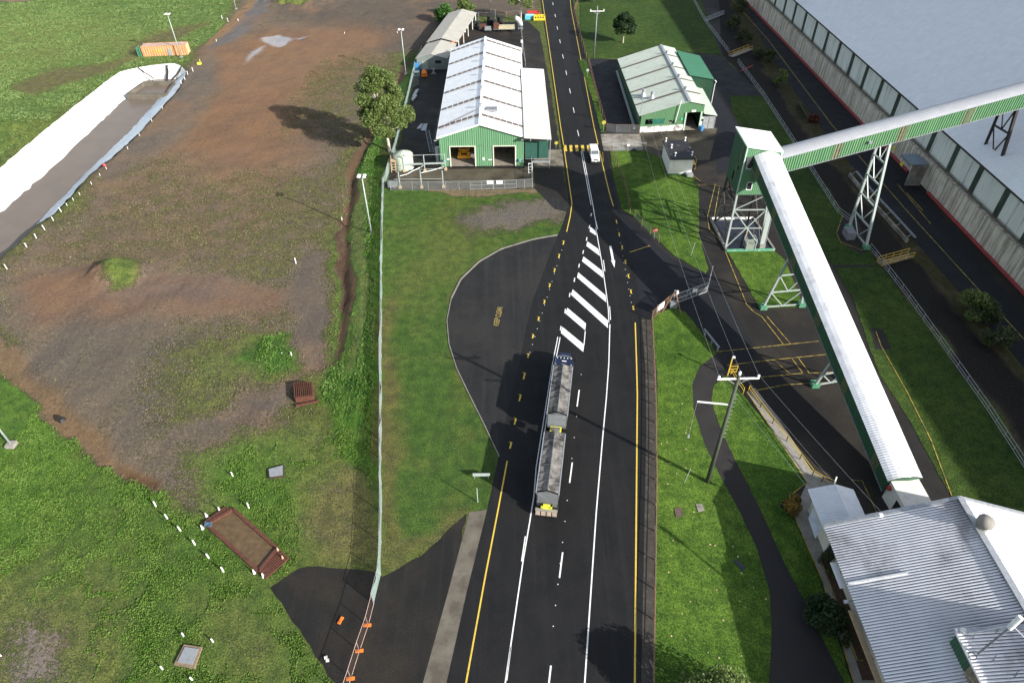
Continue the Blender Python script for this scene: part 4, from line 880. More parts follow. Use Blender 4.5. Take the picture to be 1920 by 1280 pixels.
C2A, C2B = at(1472,296,16.2), at(1919,176,23.0); dC = (C2B-C2A); C2A = V(C2A.x-.8, C2A.y-.16, 16.05); C2E = C2B+dC*.35
cv2 = conveyor('store_conveyor', 'long green conveyor gallery climbing from the tower over the sugar store roof', C2A, C2E, 3.1, 2.5, .6, V(-dC.y,dC.x,0), ribbed('dull_conveyor_roofing', (.38,.39,.41), .5, .2, (.36,.37,.40), .5, .6), ribbed('light_green_ribbed_sheeting',(.12,.26,.13),.55,0,(.24,.38,.18),.5,.9,(1.5,1.5,.2)), (.165,.37,.573,.78), .42, .12, .016)
mb = MB(); p = C2A.lerp(C2E,.28)+V(0,-.35,-1.1); mb.box(p,(.5,.5,.3)); mb.build('floodlight', mGalv, cv2)
def trestle(label, bl, br_, tl, tr_, n, w_, mt, pad=None, group=None, cap=True):
    bl, br_, tl, tr_ = map(Vector, (bl, br_, tl, tr_)); root = thing('trestle', (bl+br_)/2, label, 'trestle', group)
    for a_, b_ in ((bl,tl),(br_,tr_)): f = MB(); f.bar(a_, b_, w_*(1.0)); f.build('leg', mt, root)
    for k in range(n):
        t0 = k/n+(.03 if k == 0 else 0); t1 = (k+1)/n; a0, b0_ = bl.lerp(tl,t0), br_.lerp(tr_,t0); a1, b1 = bl.lerp(tl,t1), br_.lerp(tr_,t1)
        f = MB(); f.bar(a0,b0_,w_*.6); f.build('cross_beam', mt, root)
        md = (a0+b0_)/2
        for q_ in (a1,b1): f = MB(); f.bar(md,q_,w_*.42); f.build('brace', mt, root)
    f = MB(); f.bar(tl,tr_,w_*.8); f.build('head_beam', mt, root)
    if pad:
        for p in (bl,br_): f = MB(); f.box(p+V(0,0,.3),(1.0,1.0,.7)); f.build('footing', pad, root)
    return root
mPad = M('green_painted_footing',(.06,.22,.12),.7,0,.2,3,(.4,.4,.35),.5,2)
def c1pt(y, side, dz=-2.05):
    t = (C1A.y-y)/(C1A.y-C1B.y); p = C1A.lerp(C1B,t); return V(p.x+(3.6 if side else .15), y+(.3 if side else 0), p.z+dz)
trestle('pale A shaped steel trestle with green footings holding up the mill conveyor beside the lawn', at(1430,578), at(1502,573), c1pt(78.6,0), c1pt(79.0,1), 3, .28, mPale, mPad)
trestle('shorter pale steel trestle under the low part of the mill conveyor', at(1527,723), at(1563,713)+V(1.6,0,0), c1pt(62.2,0), c1pt(62.6,1), 2, .28, mPale, mPad)
d2 = (C2E-C2A).normalized(); n2 = V(-dC.y,dC.x,0).normalized()
def c2pt(X, far, dz=-2.3): t = (X-C2A.x)/(C2E.x-C2A.x); p = C2A.lerp(C2E,t); return V(p.x,p.y,p.z+dz)+n2*(2.9 if far else .2)
t2 = trestle('tall grey braced trestle standing in the yard under the store conveyor', at(1591,428), at(1623,466), c2pt(59.4,1), c2pt(59.3,0), 5, .36, mPale, mPad)
f = MB(); f.box(at(1590,444)+V(0,0,.7),(1.4,2.2,1.4)); f.build('control_box', mGalvD, t2)
trestle('dark steel trestle standing on the sugar store roof under the conveyor', V(80.9,108.3,11.6), V(81.2,103.6,11.8), c2pt(79.2,1), c2pt(79.4,0), 2, .42, mDarkSt)
hs = thing('conveyor_tail_house', (44, 43, 0), 'cream concrete tail house where the conveyor meets the mill building', 'tail house')
a_ = C1B+V(0,0,.0); f = MB(); w0, w1 = C1B+V(.3,0,-.1), C1B+V(3.5,.3,-.1); dn = (C1B-C1A).normalized(); e0, e1 = w0+V(.45,-5.6,-.55), w1+V(.45,-5.6,-.55)
f.add([w0,w1,e1,e0],[(0,1,2,3)]); f.add([w0,e0,V(e0.x,e0.y,0),V(w0.x,w0.y,0)],[(0,1,2,3)]); f.add([w1,e1,V(e1.x,e1.y,0),V(w1.x,w1.y,0)],[(3,2,1,0)]); f.add([w0,w1,V(w1.x,w1.y,0),V(w0.x,w0.y,0)],[(0,1,2,3)])
f.build('housing', M('cream_concrete',(.66,.65,.58),.8,0,.06,1,(.3,.28,.24),.4,.7), hs)
f = MB(); p = w0.lerp(e0,.45); f.box((p.x-.04,p.y,1.1),(.06,1.3,1.9)); f.build('doorway', mBlack, hs)
f = MB(); f.box((w0.x-.15,w0.y-.4,2.2),(.25,.4,.5)); f.build('red_alarm', mRed, hs)
# ---------------------------------------------------------------- mill building, lower right
ml = thing('mill_building', (42, 30, 0), 'large mill building with a corrugated grey white gable roof', 'mill building')
mx0, mx1, mxr, my0, my1, me_, mr_ = 31.3, 55.1, 43.2, 8.0, 38.8, 5.0, 9.5
mb = MB(); mb.corr((mx0,my1,me_),(mx0,my0,me_),(mxr,my0,mr_),(mxr,my1,mr_),.27,.06,0,(0,0,1),1); mb.build('roof', [mRoofM, mVal], ml)
mb = MB(); mb.corr((mx1,my1,me_),(mx1,my0,me_),(mxr,my0,mr_),(mxr,my1,mr_),.27,.06,0,(0,0,1)); mb.build('roof', mRoofC, ml)
mb = MB(); mb.bar((mxr,my1+.1,mr_+.14),(mxr,my0,mr_+.14),.6,.08); mb.bar((mx0,my1+.1,me_+.1),(mxr,my1+.1,mr_+.1),.35,.1); mb.bar((mx1,my1+.1,me_+.1),(mxr,my1+.1,mr_+.1),.35,.1); mb.build('roof_flashing', mGalv, ml)
mb = MB()
mb.add([(mx0+2.1,my1-.5,0),(mx1-.8,my1-.5,0),(mx1-.8,my1-.5,5.1),(mxr,my1-.5,mr_-.1),(mx0+2.1,my1-.5,5.6)],[(4,3,2,1,0)]); mb.build('end_wall', mCream, ml)
mb = MB(); mb.box((mx0+2.1,(my0+my1)/2-.3,2.7),(.2,my1-my0-1,5.4)); mb.box((mx1-.9,(my0+my1)/2-.3,2.45),(.2,my1-my0-1,4.9)); mb.build('side_wall', mCream, ml)
mb = MB(); mb.lathe((mxr+.4,my1-3.2,mr_-.05),[(.5,0),(.5,.7),(.75,.75),(.75,1.2),(.05,1.35)],18); mb.build('roof_ventilator', mConcP, ml, True)
mb = MB(); mb.bar((31.4,32.5,5.16),(36.3,32.5,7.03),.2,.1); mb.build('lap_flashing', mTrim, ml)
for y in (14,17.5,21,24.5,28): mb = MB(); mb.box((mx0+1.98,y,2.6),(.06,2.6,1.3)); mb.build('window', mGlass, ml)
mb = MB(); mb.bar((mx0+.0,20,3.9),(mx0+.0,30.5,3.9),.5,.12); mb.build('window_hood', mTan, ml)
mb = MB(); mb.bar((mx0-.1,32.5,4.3),(mx0-.1,35.2,4.3),.6,.1); mb.build('door_canopy', mWhite, ml)
mb = MB(); mb.bar((mx0-.4,31,4.6),(mx0+.8,31.2,4.6),.1); mb.box((mx0-.5,31,4.6),(.4,.3,.2)); mb.build('floodlight', mGalv, ml)
mb = MB(); mb.box((36,38.3,7.6),(.35,.3,.3)); mb.bar((36,38.6,6.8),(36,38.3,7.6),.08); mb.build('floodlight', mWhite, ml)
ub = thing('upper_plant_house', (45, 16, 8.8), 'raised green walled plant house with a corrugated roof above the mill roof', 'plant house')
ux0, uy1, uz0, uz1 = 36.8, 26.1, 8.75, 10.35
mb = MB(); mb.corr((ux0,uy1,uz0),(ux0,8,uz0),(48.7,8,uz1),(48.7,uy1,uz1),.27,.06,0,(0,0,1),1); mb.build('roof', [mRoofM, mVal], ub)
mb = MB(); mb.ribwall((ux0+.15,8.2),(ux0+.15,uy1-.1),lambda u: uz0-.02,.27,.04,[],5.5,(-1,0,0)); mb.build('side_wall', mWallD, ub)
mb = MB(); mb.ribwall((ux0+.15,uy1-.15),(48.6,uy1-.15),lambda u: uz0+(uz1-uz0)*u/12.1-.02,.27,.04,[],5.5,(0,1,0)); mb.build('end_wall', mWallD, ub)
mb = MB(); mb.corr((ux0+.1,22.0,8.75),(ux0+.1,23.5,8.75),(ux0+.1,23.5,6.7),(ux0+.1,22.0,6.7),.27,.045,0,(-1,0,0)); mb.build('translucent_panel', mClear, ub)
mb = MB(); mb.bar((ux0,uy1+.05,uz0+.1),(48.7,uy1+.05,uz1+.1),.45,.1); mb.bar((ux0-.03,8,uz0+.06),(ux0-.03,uy1,uz0+.06),.14,.12); mb.build('roof_flashing', mGalv, ub)
for i, (x, y) in enumerate([(37.8,25.5),(39.8,25.8),(38.4,23.6),(39.4,22.3),(41.4,22.8),(42.2,23.8),(38.8,20.6),(41.2,20.7),(43.2,24.6),(42.8,21.8)]):
    mb = MB(); z = uz0+(x-ux0)*.131; mb.bar((x,y,z+.1),(x+.05,y+.02,z+.55),.05); mb.bar((x-.2,y,z+.4),(x+.3,y+.25,z+.6),.05); mb.build('guy_bracket', mGalvD, ub)
bh = thing('boiler_house', (50, 16, 0), 'tall corrugated boiler house rising behind the plant house at the right edge', 'boiler house')
mb = MB(); mb.ribwall((44.5,6),(44.5,22.5),lambda u: 12.7,.3,.04,[],6,(-1,0,0)); mb.ribwall((44.5,22.5),(58,22.5),lambda u: 12.7,.3,.04,[],6,(0,1,0)); mb.ribwall((58,6),(58,22.5),lambda u: 12.7,.3,.04,[],0,(1,0,0)); mb.ribwall((44.5,6),(58,6),lambda u: 12.7,.3,.04,[],6,(0,-1,0)); mb.build('wall', mWallD, bh)
mb = MB(); mb.corr((44.2,5.7,12.8),(44.2,22.8,12.8),(58.3,22.8,13.3),(58.3,5.7,13.3),.5,.05,0,(0,0,1)); mb.build('roof', mRoofM, bh)
an = thing('mill_annex', (34.2, 41.5, 0), 'small annex with a pale sheet gable roof against the mill end wall', 'annex')
mb = MB(); mb.corr((31.8,38.9,3.8),(31.8,44.2,3.8),(34.5,44.2,4.7),(34.5,38.9,4.7),.3,.03,0,(0,0,1)); mb.build('roof', ribbed('annex_roofing',(.62,.65,.68),.5,.2,(.42,.44,.46),.6,.7), an)
mb = MB(); mb.corr((36.8,38.9,3.7),(36.8,44.2,3.7),(34.5,44.2,4.7),(34.5,38.9,4.7),.9,.02,0,(0,0,1)); mb.build('roof', ribbed('annex_roofing_bright',(.72,.74,.76),.5,.2,(.5,.5,.5),.6,.7), an)
mb = MB(); mb.add([(32.9,43.6,0),(36.5,43.6,0),(36.5,43.6,3.7),(34.5,43.6,4.6),(32.9,43.6,3.9)],[(4,3,2,1,0)]); mb.box((32.9,41.4,1.85),(.15,5.2,3.7)); mb.box((36.5,41.4,1.85),(.15,5.2,3.7)); mb.build('wall', mCream, an)
mb = MB(); mb.bar((34.5,44.3,4.7),(34.7,44.7,5.3),.12); mb.build('whirly_vent', mTrim, an)
mb = MB(); c_ = [at(1524,951,2.3),at(1539,990,2.3),at(1529,1009,2.3),at(1516,971,2.3)]; mb.prism([(p.x,p.y) for p in c_],2.25,2.35); mb.build('awning', M('pale_blue_awning',(.60,.66,.70),.5), an)
# ---------------------------------------------------------------- sugar store
st = thing('sugar_store', (78.7, 124, 0), 'huge sugar store with stained concrete base, grey cladding and a blue grey roof', 'warehouse')
sy0, sy1 = -18, 330
sxe = lambda y: 78.9-(y-92)*.0192
mb = MB(); n = 70
for i in range(n):
    ya, yb = sy0+(sy1-sy0)*i/n, sy0+(sy1-sy0)*(i+1)/n
    xa, xb = sxe(ya), sxe(yb)
    mb.add([(xa,ya,0),(xb,yb,0),(xb+.1,yb,4.6),(xa+.1,ya,4.6)],[(3,2,1,0)])
mb.add([(sxe(sy0),sy0,4.6),(sxe(sy1),sy1,4.6),(sxe(sy1)+.9,sy1,4.75),(sxe(sy0)+.9,sy0,4.75)],[(0,1,2,3)])
tn = NT('stained_concrete_wall'); v_ = tn.scalev(1,1.4,.06); s1 = tn.ramp(tn.noise(1.3,7,.7,v_),.42,.62); s2 = tn.ramp(tn.noise(.7,5,.6),.3,.7)
cc = tn.mix(s2,(.56,.51,.41),(.68,.63,.53)); cc = tn.mix(tn.math('MULTIPLY',s1,.7),cc,(.16,.12,.08)); mStW = tn.fin(cc,.85,0,.2)
mb.build('concrete_wall', mStW, st)
mb = MB(); bay = 5.0; y = sy0
while y < sy1:
    xa, xb = sxe(y)+.75, sxe(y+bay)+.75; mb.corr((xa,y,4.7),(xb,y+bay,4.7),(xb+.0,y+bay,10.7),(xa+.0,y,10.7),.76,.03,0,(-1,0,0)); y += bay
mb.build('upper_cladding', M('weathered_pale_cladding',(.66,.69,.64),.7,0,.08,.8,(.12,.12,.10),.6,1.0,.52,.7,stretch=(1,1,.12)), st)
y = 96.2-7.7*14; i = 0
while y < sy1-4:
    x = sxe(y)+.68; mb = MB(); mb.box((x,y+.6,7.75),(.1,1.25,5.7)); mb.build('window_strip', M('dirty_green_glazing',(.035,.055,.042),.5,0,.4,.6,(.09,.14,.09),.6,.8) if i == 0 else bpy.data.materials['dirty_green_glazing'], st); y += 7.7; i += 1
mb = MB(); mb.corr((sxe(sy0)-.1,sy0,10.75),(sxe(sy1)-.1,sy1,10.75),(sxe(sy1)+45,sy1,42.5),(sxe(sy0)+45,sy0,42.5),.9,.022,0,(0,0,1)); mb.build('roof', mRoofS, st)
mb = MB(); mb.corr((sxe(sy0)+90,sy0,10.75),(sxe(sy1)+90,sy1,10.75),(sxe(sy1)+45,sy1,42.5),(sxe(sy0)+45,sy0,42.5),.9,.022,0,(0,0,1)); mb.build('roof', mRoofS, st)
mb = MB()
for yy in (sy0,sy1): mb.add([(sxe(yy),yy,0),(sxe(yy)+90,yy,0),(sxe(yy)+90,yy,10.7),(sxe(yy)+45,yy,42.4),(sxe(yy),yy,10.7)],[(0,1,2,3,4)])
mb.build('end_wall', mWallG, st)
mb = MB(); mb.bar((sxe(sy0)-.1,sy0,10.6),(sxe(sy1)-.1,sy1,10.6),.22,.25); mb.build('gutter', mDarkSt, st)
mb = MB(); mb.bar((sxe(sy0)+.3,sy0,5.15),(sxe(sy1)+.3,sy1,5.15),.3,.2); mb.bar((sxe(sy0)+.25,sy0,5.6),(sxe(sy1)+.25,sy1,5.6),.06)
for k in range(95): yy = sy0+3+k*3.6; mb.bar((sxe(yy)+.25,yy,4.7),(sxe(yy)+.25,yy,5.6),.07)
mb.build('pipe_rack', M('corroded_pipework',(.16,.135,.105),.8,.1,.3,2), st)
hd = thing('loading_hood', (77, 118, 0), 'grey sheet loading hood projecting from the store wall', 'hood')
f = MB(); f.prism([(74.9,116.4),(77.9,116.4),(77.9,120.6),(74.9,120.6)],4.2,4.35); f.build('roof', M('blue_grey_sheet',(.22,.27,.31),.6,.1,.1,1), hd)
f = MB(); f.box((76.5,116.3,2.1),(2.8,.25,4.2)); f.build('side_wall', mConc, hd)
f = MB(); f.box((74.9,118.6,4.0),(.15,4.2,.5)); f.build('fascia', mGalvD, hd)
# ---------------------------------------------------------------- chain link
def meshmat(name, c, a):
    t = NT(name); tr_ = t.t.nodes.new('ShaderNodeBsdfTransparent'); mx = t.t.nodes.new('ShaderNodeMixShader')
    v = t.geo.outputs['Position']; n_ = t.ramp(t.noise(9, 2, .5), .3, .7, a*.75, a*1.25)
    t.fin(c, .6, .3); t.t.links.new(n_, mx.inputs[0]); t.t.links.new(tr_.outputs[0], mx.inputs[1]); t.t.links.new(t.b.outputs[0], mx.inputs[2]); t.t.links.new(mx.outputs[0], t.out.inputs[0])
    return t.m
mLink = meshmat('chain_link_mesh', (.35,.37,.37), .22)
mLinkG = meshmat('pale_green_fence_cloth', (.38,.50,.46), .62)
mLinkB = meshmat('rusty_link_mesh', (.20,.13,.08), .3)
def fence(label, pts, h, sp, pm, mm, rails=(1.0,), pw=.08, rw=.05, group=None, name='fence', sag=0, cat='fence', world=False):
    P_ = [p if world else at(*p) for p in pts]; root = thing(name, P_[0], label, cat, group)
    proto = None; mid = P_[0]
    dist = 0; nxt = 0; posts = []
    for a, b in zip(P_, P_[1:]):
        L_ = (b-a).length; k = max(1, round(L_/sp))
        for i in range(k): posts.append(a.lerp(b, i/k))
    posts.append(P_[-1])
    if len(posts) > 98: posts = posts[::2]
    for p in posts:
        if proto is None:
            f = MB(); f.box((P_[0].x, P_[0].y, h/2), (pw, pw, h)); proto = f.build('post', pm, root); continue
        c = proto.copy(); col.objects.link(c); c.parent = root; c.location = (p.x-P_[0].x, p.y-P_[0].y, 0)
    pr = []
    for a, b in zip(posts, posts[1:]):
        pr.append(a); 
        if sag: pr.append((a+b)/2+V(random.uniform(-sag,sag), 0, 0))
    pr.append(posts[-1])
    for r_ in rails:
        f = MB()
        f.tube([p+V(0,0,h*r_-.02) for p in posts], rw/2, 5); f.build('rail', pm, root)
    if mm:
        f = MB(); lo = [p+V(0,0,.03) for p in pr]; hi = [p+V(random.uniform(-sag,sag)*1.6,0,h-(random.uniform(0,.3) if sag else .05)) for p in pr]
        f.add(lo+hi, [(i, i+1, i+1+len(pr), i+len(pr)) for i in range(len(pr)-1)]); f.build('mesh_panel', mm, root)
    return root
fence('long pale green cloth covered mesh fence running up beside the west lawn', [(719,352),(717,450),(716,560),(715.5,700),(715,860),(716,960),(714,1077),(701,1131)], 2.1, 3.2, mGalv, mLinkG, (1.0,), sag=.1)
fence('grey green mesh fence along the west side of the workshop yard', [(719,352),(727,330),(744,275),(768,178),(780,125),(792,100)], 2.0, 3.2, mGalv, mLinkG, (1.0,), sag=.05)
fence('low chain link fence with steel posts across the front of the workshop yard', [(733,357),(774,357),(804,357),(836,357),(861,356),(882,356)], 1.9, 3.4, mGalv, mLink, (.98,), .07)
for (a, b, lab) in (((882,356),(924.5,354.5),'left leaf of the wide steel gate in front of the workshop bays'), ((925.5,354.5),(968,353.5),'right leaf of the wide steel gate in front of the workshop bays')):
    g = fence(lab, [a,b], 1.8, 2.3, mGalv, mLink, (1.0,.55,.08), .08, .07, 'workshop yard gates', 'gate', cat='gate')
    p = at((a[0]+b[0])/2+(16 if b[0] < 930 else -10), 354.5); f = MB(); f.box((p.x,p.y-.08,1.5),(1.2,.04,.7)); f.build('sign', mSignW, g)
fence('chain link fence with a small sign right of the workshop gate', [(968,353.5),(998,352)], 1.9, 1.9, mGalv, mLink, (.98,), .08)
fence('tall steel fence along the east side of the workshop yard', [(998,352),(995,277),(992,225)], 2.0, 3, mGalv, mLink, (.98,.5), .12)
fence('grey fence beside the yard north of the lean-to roof', [(985,125),(982,104),(977,60),(975,36)], 2.0, 5, mGalv, mLink, (.98,), .1)
fence('thin post fence in the grass behind the long shed', [(888,36),(925,33),(975,31)], 1.6, 5, mGalv, None, (.98,), .08)
fence('rusty post fence beside the road at the top lawn', [(1085,2),(1076,25),(1087,70),(1099,110)], 1.7, 4.5, mBrick, mLinkB, (.98,))
fence('brown post fence beside the black yard west of the green shed', [(1103,118),(1114,165),(1126,210),(1137,247)], 1.8, 2.4, mBrick, mLinkB, (.98,.5))
fence('short grey fence between the road and the green shed corner', [(1137,247),(1155,249),(1179,249),(1197,250)], 1.9, 2.5, mBrick, mLink, (.98,))
fence('low grey fence with a round sign across the lawn edge south of the driveway', [(1148,284),(1167,283),(1190,283),(1210,282)], 1.8, 2.3, mGalv, mLink, (.98,))
fence('brown fence line running down the lawn beside the road bend', [(1146,286),(1155,312),(1170,350),(1181,400)], 1.6, 2.2, mBrick, mLinkB, (.98,))
fence('thin fence at the junction corner above the stop sign', [(1190,408),(1203,425),(1235,455)], 1.7, 2.6, mBrick, mLink, (.98,))
fence('long brown pipe rail fence on the right side of the main road', [(1222,600),(1226,680),(1229,760),(1230,900),(1228,1050),(1224,1290)], 1.0, 3.0, mBrick, None, (.98,.5), .1, .07)
fence('sloping brown rail fence with a white notice beside the gate', [(1222,600),(1232,590),(1250,574),(1262,566)], 1.8, 1.8, mBrick, mLinkB, (.98,.1), .1)
g = fence('wide galvanised sliding gate across the side entrance', [(1267,569),(1324,548)], 1.9, 1.8, mGalv, mLink, (1.0,.5,.05), .08, .09, None, 'gate', cat='gate')
p = at(1300,557); f = MB(); f.box((p.x,p.y-.08,1.35),(.75,.04,.6),.15); f.build('sign', mSignW, g)
nb = thing('notice_board', at(1236,588), 'white notice board fixed to the fence beside the side gate', 'notice board')
a, b = at(1230,590), at(1243,581); f = MB(); f.bar(a+V(0,-.1,1.2), b+V(0,-.1,1.2), .05, 1.1); f.build('board', mSignW, nb)
for q_ in (a, b): f = MB(); f.box((q_.x,q_.y,.9),(.08,.08,1.8)); f.build('post', mBrick, nb)
gm = thing('braced_gate_post', at(1262,566), 'braced gate post with rusty struts and a motor box', 'gate post')  # post of the side gate, held by two struts
a = at(1262,568); f = MB(); f.box((a.x,a.y,1.2),(.22,.22,2.4)); f.build('post', mGalv, gm)
for q_ in (at(1241,586), at(1277,589)): f = MB(); f.bar(a+V(0,0,2.3), q_, .12); f.build('strut', mBrick, gm)
f = MB(); f.box((a.x-.2,a.y-1.0,.5),(1.1,.8,1.0)); f.build('motor_box', mGalvD, gm)
f = MB(); f.box((a.x+.3,a.y-.2,2.2),(.3,.3,.5)); f.build('lamp', mSignW, gm)
fence('leaning grey post and rail past the end of the sliding gate', [(1325,547),(1332,520)], 2.2, 2, mGalv, mLink, (.98,.4), .12)
bp = thing('pipe_barrier', at(1334,648), 'thick grey pipe barrier on stub legs beside the side entrance', 'barrier')
a, b = at(1319,626), at(1346,660); f = MB(); f.tube([a+V(0,0,.9), b+V(0,0,.9)], .15, 10); f.build('pipe', mGalvD, bp)
for t in (.08, .55, .95): q_ = a.lerp(b, t); f = MB(); f.box((q_.x,q_.y,.42),(.2,.2,.85)); f.build('leg', mGalvD, bp)
# drain side handrails
for lab, pts in (('grey twin rail handrail along the drain beside the top lawn', [(1288,-20),(1322,42),(1366,100)]), ('grey twin rail handrail along the drain behind the tower', [(1383,118),(1430,180),(1500,288),(1570,398),(1592,415)]), ('grey twin rail handrail along the drain beside the long east lawn', [(1630,466),(1690,543),(1760,640),(1850,768),(1935,900)])):
    P_ = [at(*p) for p in pts]; fence(lab, pts, 1.05, 2.4, mGalv, None, (1.0,.5,.1), .06, .07)
def footbridge(label, a, b, wd, mt, deck, h=1.1):
    a, b = at(*a), at(*b); n_ = (b-a).cross(V(0,0,1)).normalized()*wd/2; root = thing('footbridge', (a+b)/2, label, 'footbridge')
    f = MB(); f.bar(a+V(0,0,.2), b+V(0,0,.2), wd, .15); f.build('deck', deck, root)
    for s_ in (-1,1):
        f = MB()
        for z in (.65, 1.25): f.bar(a+n_*s_+V(0,0,z), b+n_*s_+V(0,0,z), .07)
        for k in range(5): q_ = a.lerp(b,k/4)+n_*s_; f.bar(q_+V(0,0,.2), q_+V(0,0,1.25), .06)
        f.build('handrail', mt, root)
    return root
footbridge('yellow railed footbridge over the drain near the top lawn', (1370,108), (1406,94), 1.3, mYell, mGalvD)
footbridge('yellow railed footbridge over the drain beside the long lawn', (1648,497), (1706,481), 1.2, mYell, mWood)
footbridge('slim grey pipe bridge over the drain at the top of the lawn', (1322,42), (1356,28), .5, mGalv, mGalvD)
rp = thing('red_pipe', at(1400,128), 'red water pipe reaching over the drain below the footbridge', 'pipe')
f = MB(); f.tube([at(1386,134,.3), at(1390,133,.9), at(1411,123,.9)], .08, 8); f.build('pipe', mRed, rp)
bw = thing('drain_barrier', at(1640,390), 'low concrete drain wall topped with a steel guard rail', 'barrier')
pp = [at(1592,330), at(1625,372), at(1660,410), at(1700,455)]
f = MB()
for a, b in zip(pp, pp[1:]): f.bar(a+V(0,0,.3), b+V(0,0,.3), .35, .7)
f.build('wall', mConc, bw)
f = MB()
for a, b in zip(pp, pp[1:]): f.bar(a+V(1.1,0,1.0), b+V(1.1,0,1.0), .35, .2)
f.build('guard_rail', mGalvD, bw)
for k in range(7): q_ = pp[0].lerp(pp[-1], k/6.3); f = MB(); f.bar(q_+V(.1,0,.0), q_+V(1.1,0,1.0), .14); f.build('bracket', mGalvD, bw)
# walkway rails
def yrail(label, pts, h=1.05, sp=2.6, z=.08):
    P_ = [at(*p) for p in pts]; root = thing('handrail', P_[0], label, 'handrail')
    for zz in (h, h*.55):
        f = MB()
        for a, b in zip(P_, P_[1:]): f.bar(a+V(0,0,zz), b+V(0,0,zz), .06)
        f.build('rail', mYell, root)
    for a, b in zip(P_, P_[1:]):
        k = max(1, round((b-a).length/sp))
        for i in range(k+1): q_ = a.lerp(b, i/k); f = MB(); f.bar(q_, q_+V(0,0,h), .07); f.build('post', mYell, root)
    return root
yrail('yellow handrail along the concrete walkway above the mill yard', [(1403,733),(1425,764),(1448,794),(1474,827),(1499,861),(1522,892)])
yrail('short yellow handrail at the top end of the walkway', [(1370,702),(1382,722),(1393,738)])
yrail('yellow handrail at the foot of the lower walkway steps', [(1522,892),(1540,903),(1563,912)], sp=3)
yr = thing('boom_mast', at(1364,704), 'yellow barrier post with a small ladder bracket by the walkway', 'barrier arm')
a = at(1364,704); f = MB(); f.bar(a, a+V(0,0,3.4), .14); f.build('post', mYell, yr)
f = MB()
for z in (.7,1.2,1.7): f.bar(a+V(0,0,z), a+V(1.1,.1,z), .07)
f.bar(a+V(1.1,.1,.5), a+V(1.1,.1,1.8), .07); f.build('ladder_bracket', mYell, yr)
f = MB(); f.box(a+V(.15,0,3.4), (.35,.25,.2)); f.build('lamp', mSignW, yr)
# ---------------------------------------------------------------- poles and wires
def upole(label, base, h, r0, r1, arm, armz, mt, rz=0):
    root = thing('power_pole', base, label, 'power pole')
    f = MB(); f.tube([base, base+V(0,0,h)], [r0, r1], 12); f.build('pole', mt, root, True)
    dx = V(math.cos(rz), math.sin(rz), 0)
    f = MB(); f.bar(base+V(0,0,armz)-dx*arm/2, base+V(0,0,armz)+dx*arm/2, .13, .16); ca = f.build('crossarm', mTrim, root)
    for s_ in (-1,1):
        f = MB(); f.lathe(base+V(0,0,armz+.08)+dx*s_*(arm/2-.12), [(.05,0),(.14,.1),(.08,.18),(.15,.28),(.03,.42)], 10); f.build('insulator', mSignW, ca)
        f = MB(); f.bar(base+V(0,0,armz-.9), base+V(0,0,armz)+dx*s_*arm*.28, .06); f.build('arm_brace', mGalv, root)
    return root
mPole = M('green_timber_pole', (.055,.065,.045), .8, 0, .2, 3)
b1 = at(1326,903); pl1 = upole('tall dark green timber power pole with a white crossarm on the south lawn', b1, 17.4, .26, .17, 4.2, 16.9, mPole, .02)
f = MB(); f.lathe(b1+V(0,0,17.4), [(.06,0),(.16,.12),(.1,.22),(.17,.36),(.03,.55)], 10); f.build('insulator', mSignW, pl1)
f = MB(); f.bar(b1+V(0,0,13.1), b1+V(-3.4,.3,13.3), .12); f.build('lamp_arm', mTrim, pl1)
f = MB(); f.tube([b1+V(-3.4,.3,13.3), b1+V(-3.6,-.2,8.6)], .02, 4); f.box(b1+V(-3.6,-.2,8.4), (.2,.2,.4)); f.build('hanging_fitting', mGalv, pl1)
f = MB()
for k in range(12): f.bar(b1+V(0,0,8+k*.6), b1+V(.5,0,8+k*.6), .04)
f.build('climbing_pegs', mGalv, pl1)
b2 = at(1113.5,110); h2 = 13.0
pl2 = upole('slim grey power pole with a crossarm on the top lawn', b2, h2, .17, .12, 3.6, h2-1.2, mGalvD)
def wire(label, a, b, sag, r_=.011, n=16):
    root = MB(); pts = []
    for i in range(n+1):
        t = i/n; q_ = Vector(a).lerp(Vector(b), t); pts.append(q_-V(0,0,sag*4*t*(1-t)))
    root.tube(pts, r_, 4); o = root.build('power_line', mGalv); return tag(o, label, 'power line', 'overhead power lines')
wl = b1+V(-1.98,0,17.3); wc = b1+V(0,0,17.9); wr = b1+V(1.98,.05,17.3)
for nm, a, t_, e_ in (('left', wl, (26.2,141,7.2), (34.5,18,13.0)), ('middle', wc, (28.0,141,7.4), (37.0,18,13.4)), ('right', wr, (29.8,141,7.2), (39.5,18,13.2))):
    wire(f'{nm} power line from the tall pole back towards the green shed', a, t_, 1.6)
    wire(f'{nm} power line from the tall pole forward over the south lawn', a, e_, .5)
sb = thing('wire_mast', (28.0,140.6,3.8), 'steel wire bracket mast on the corner of the green shed', 'bracket')
f = MB(); f.bar((28.0,140.9,3.6), (28.0,140.9,7.6), .12); f.bar((26.1,141,7.1), (29.9,141,7.1), .1); f.build('mast', mGalv, sb)
def lightpole(label, base, h, twin=True, foot=.35):
    root = thing('floodlight_pole', base, label, 'light pole', 'floodlight poles of the west field')
    f = MB(); f.tube([base, base+V(0,0,h)], [.14, .08], 10); f.build('pole', mPale, root, True)
    f = MB(); f.bar(base+V(-.55,0,h-.1), base+V(.55,0,h-.1), .08); f.build('head_frame', mGalv, root)
    for s_ in (-1,1):
        for dy in (-.32,.32): f = MB(); f.box(base+V(s_*.45,dy,h+.05), (.5,.42,.16), .3*s_); f.build('floodlight', mSignW, root)
    f = MB(); f.box(base+V(0,0,foot/2), (foot*2,foot*2,foot)); f.build('footing', mConcP, root)
    return root
lightpole('pale floodlight pole standing between the scour trench and the mesh fence', at(697,441), 11.3)
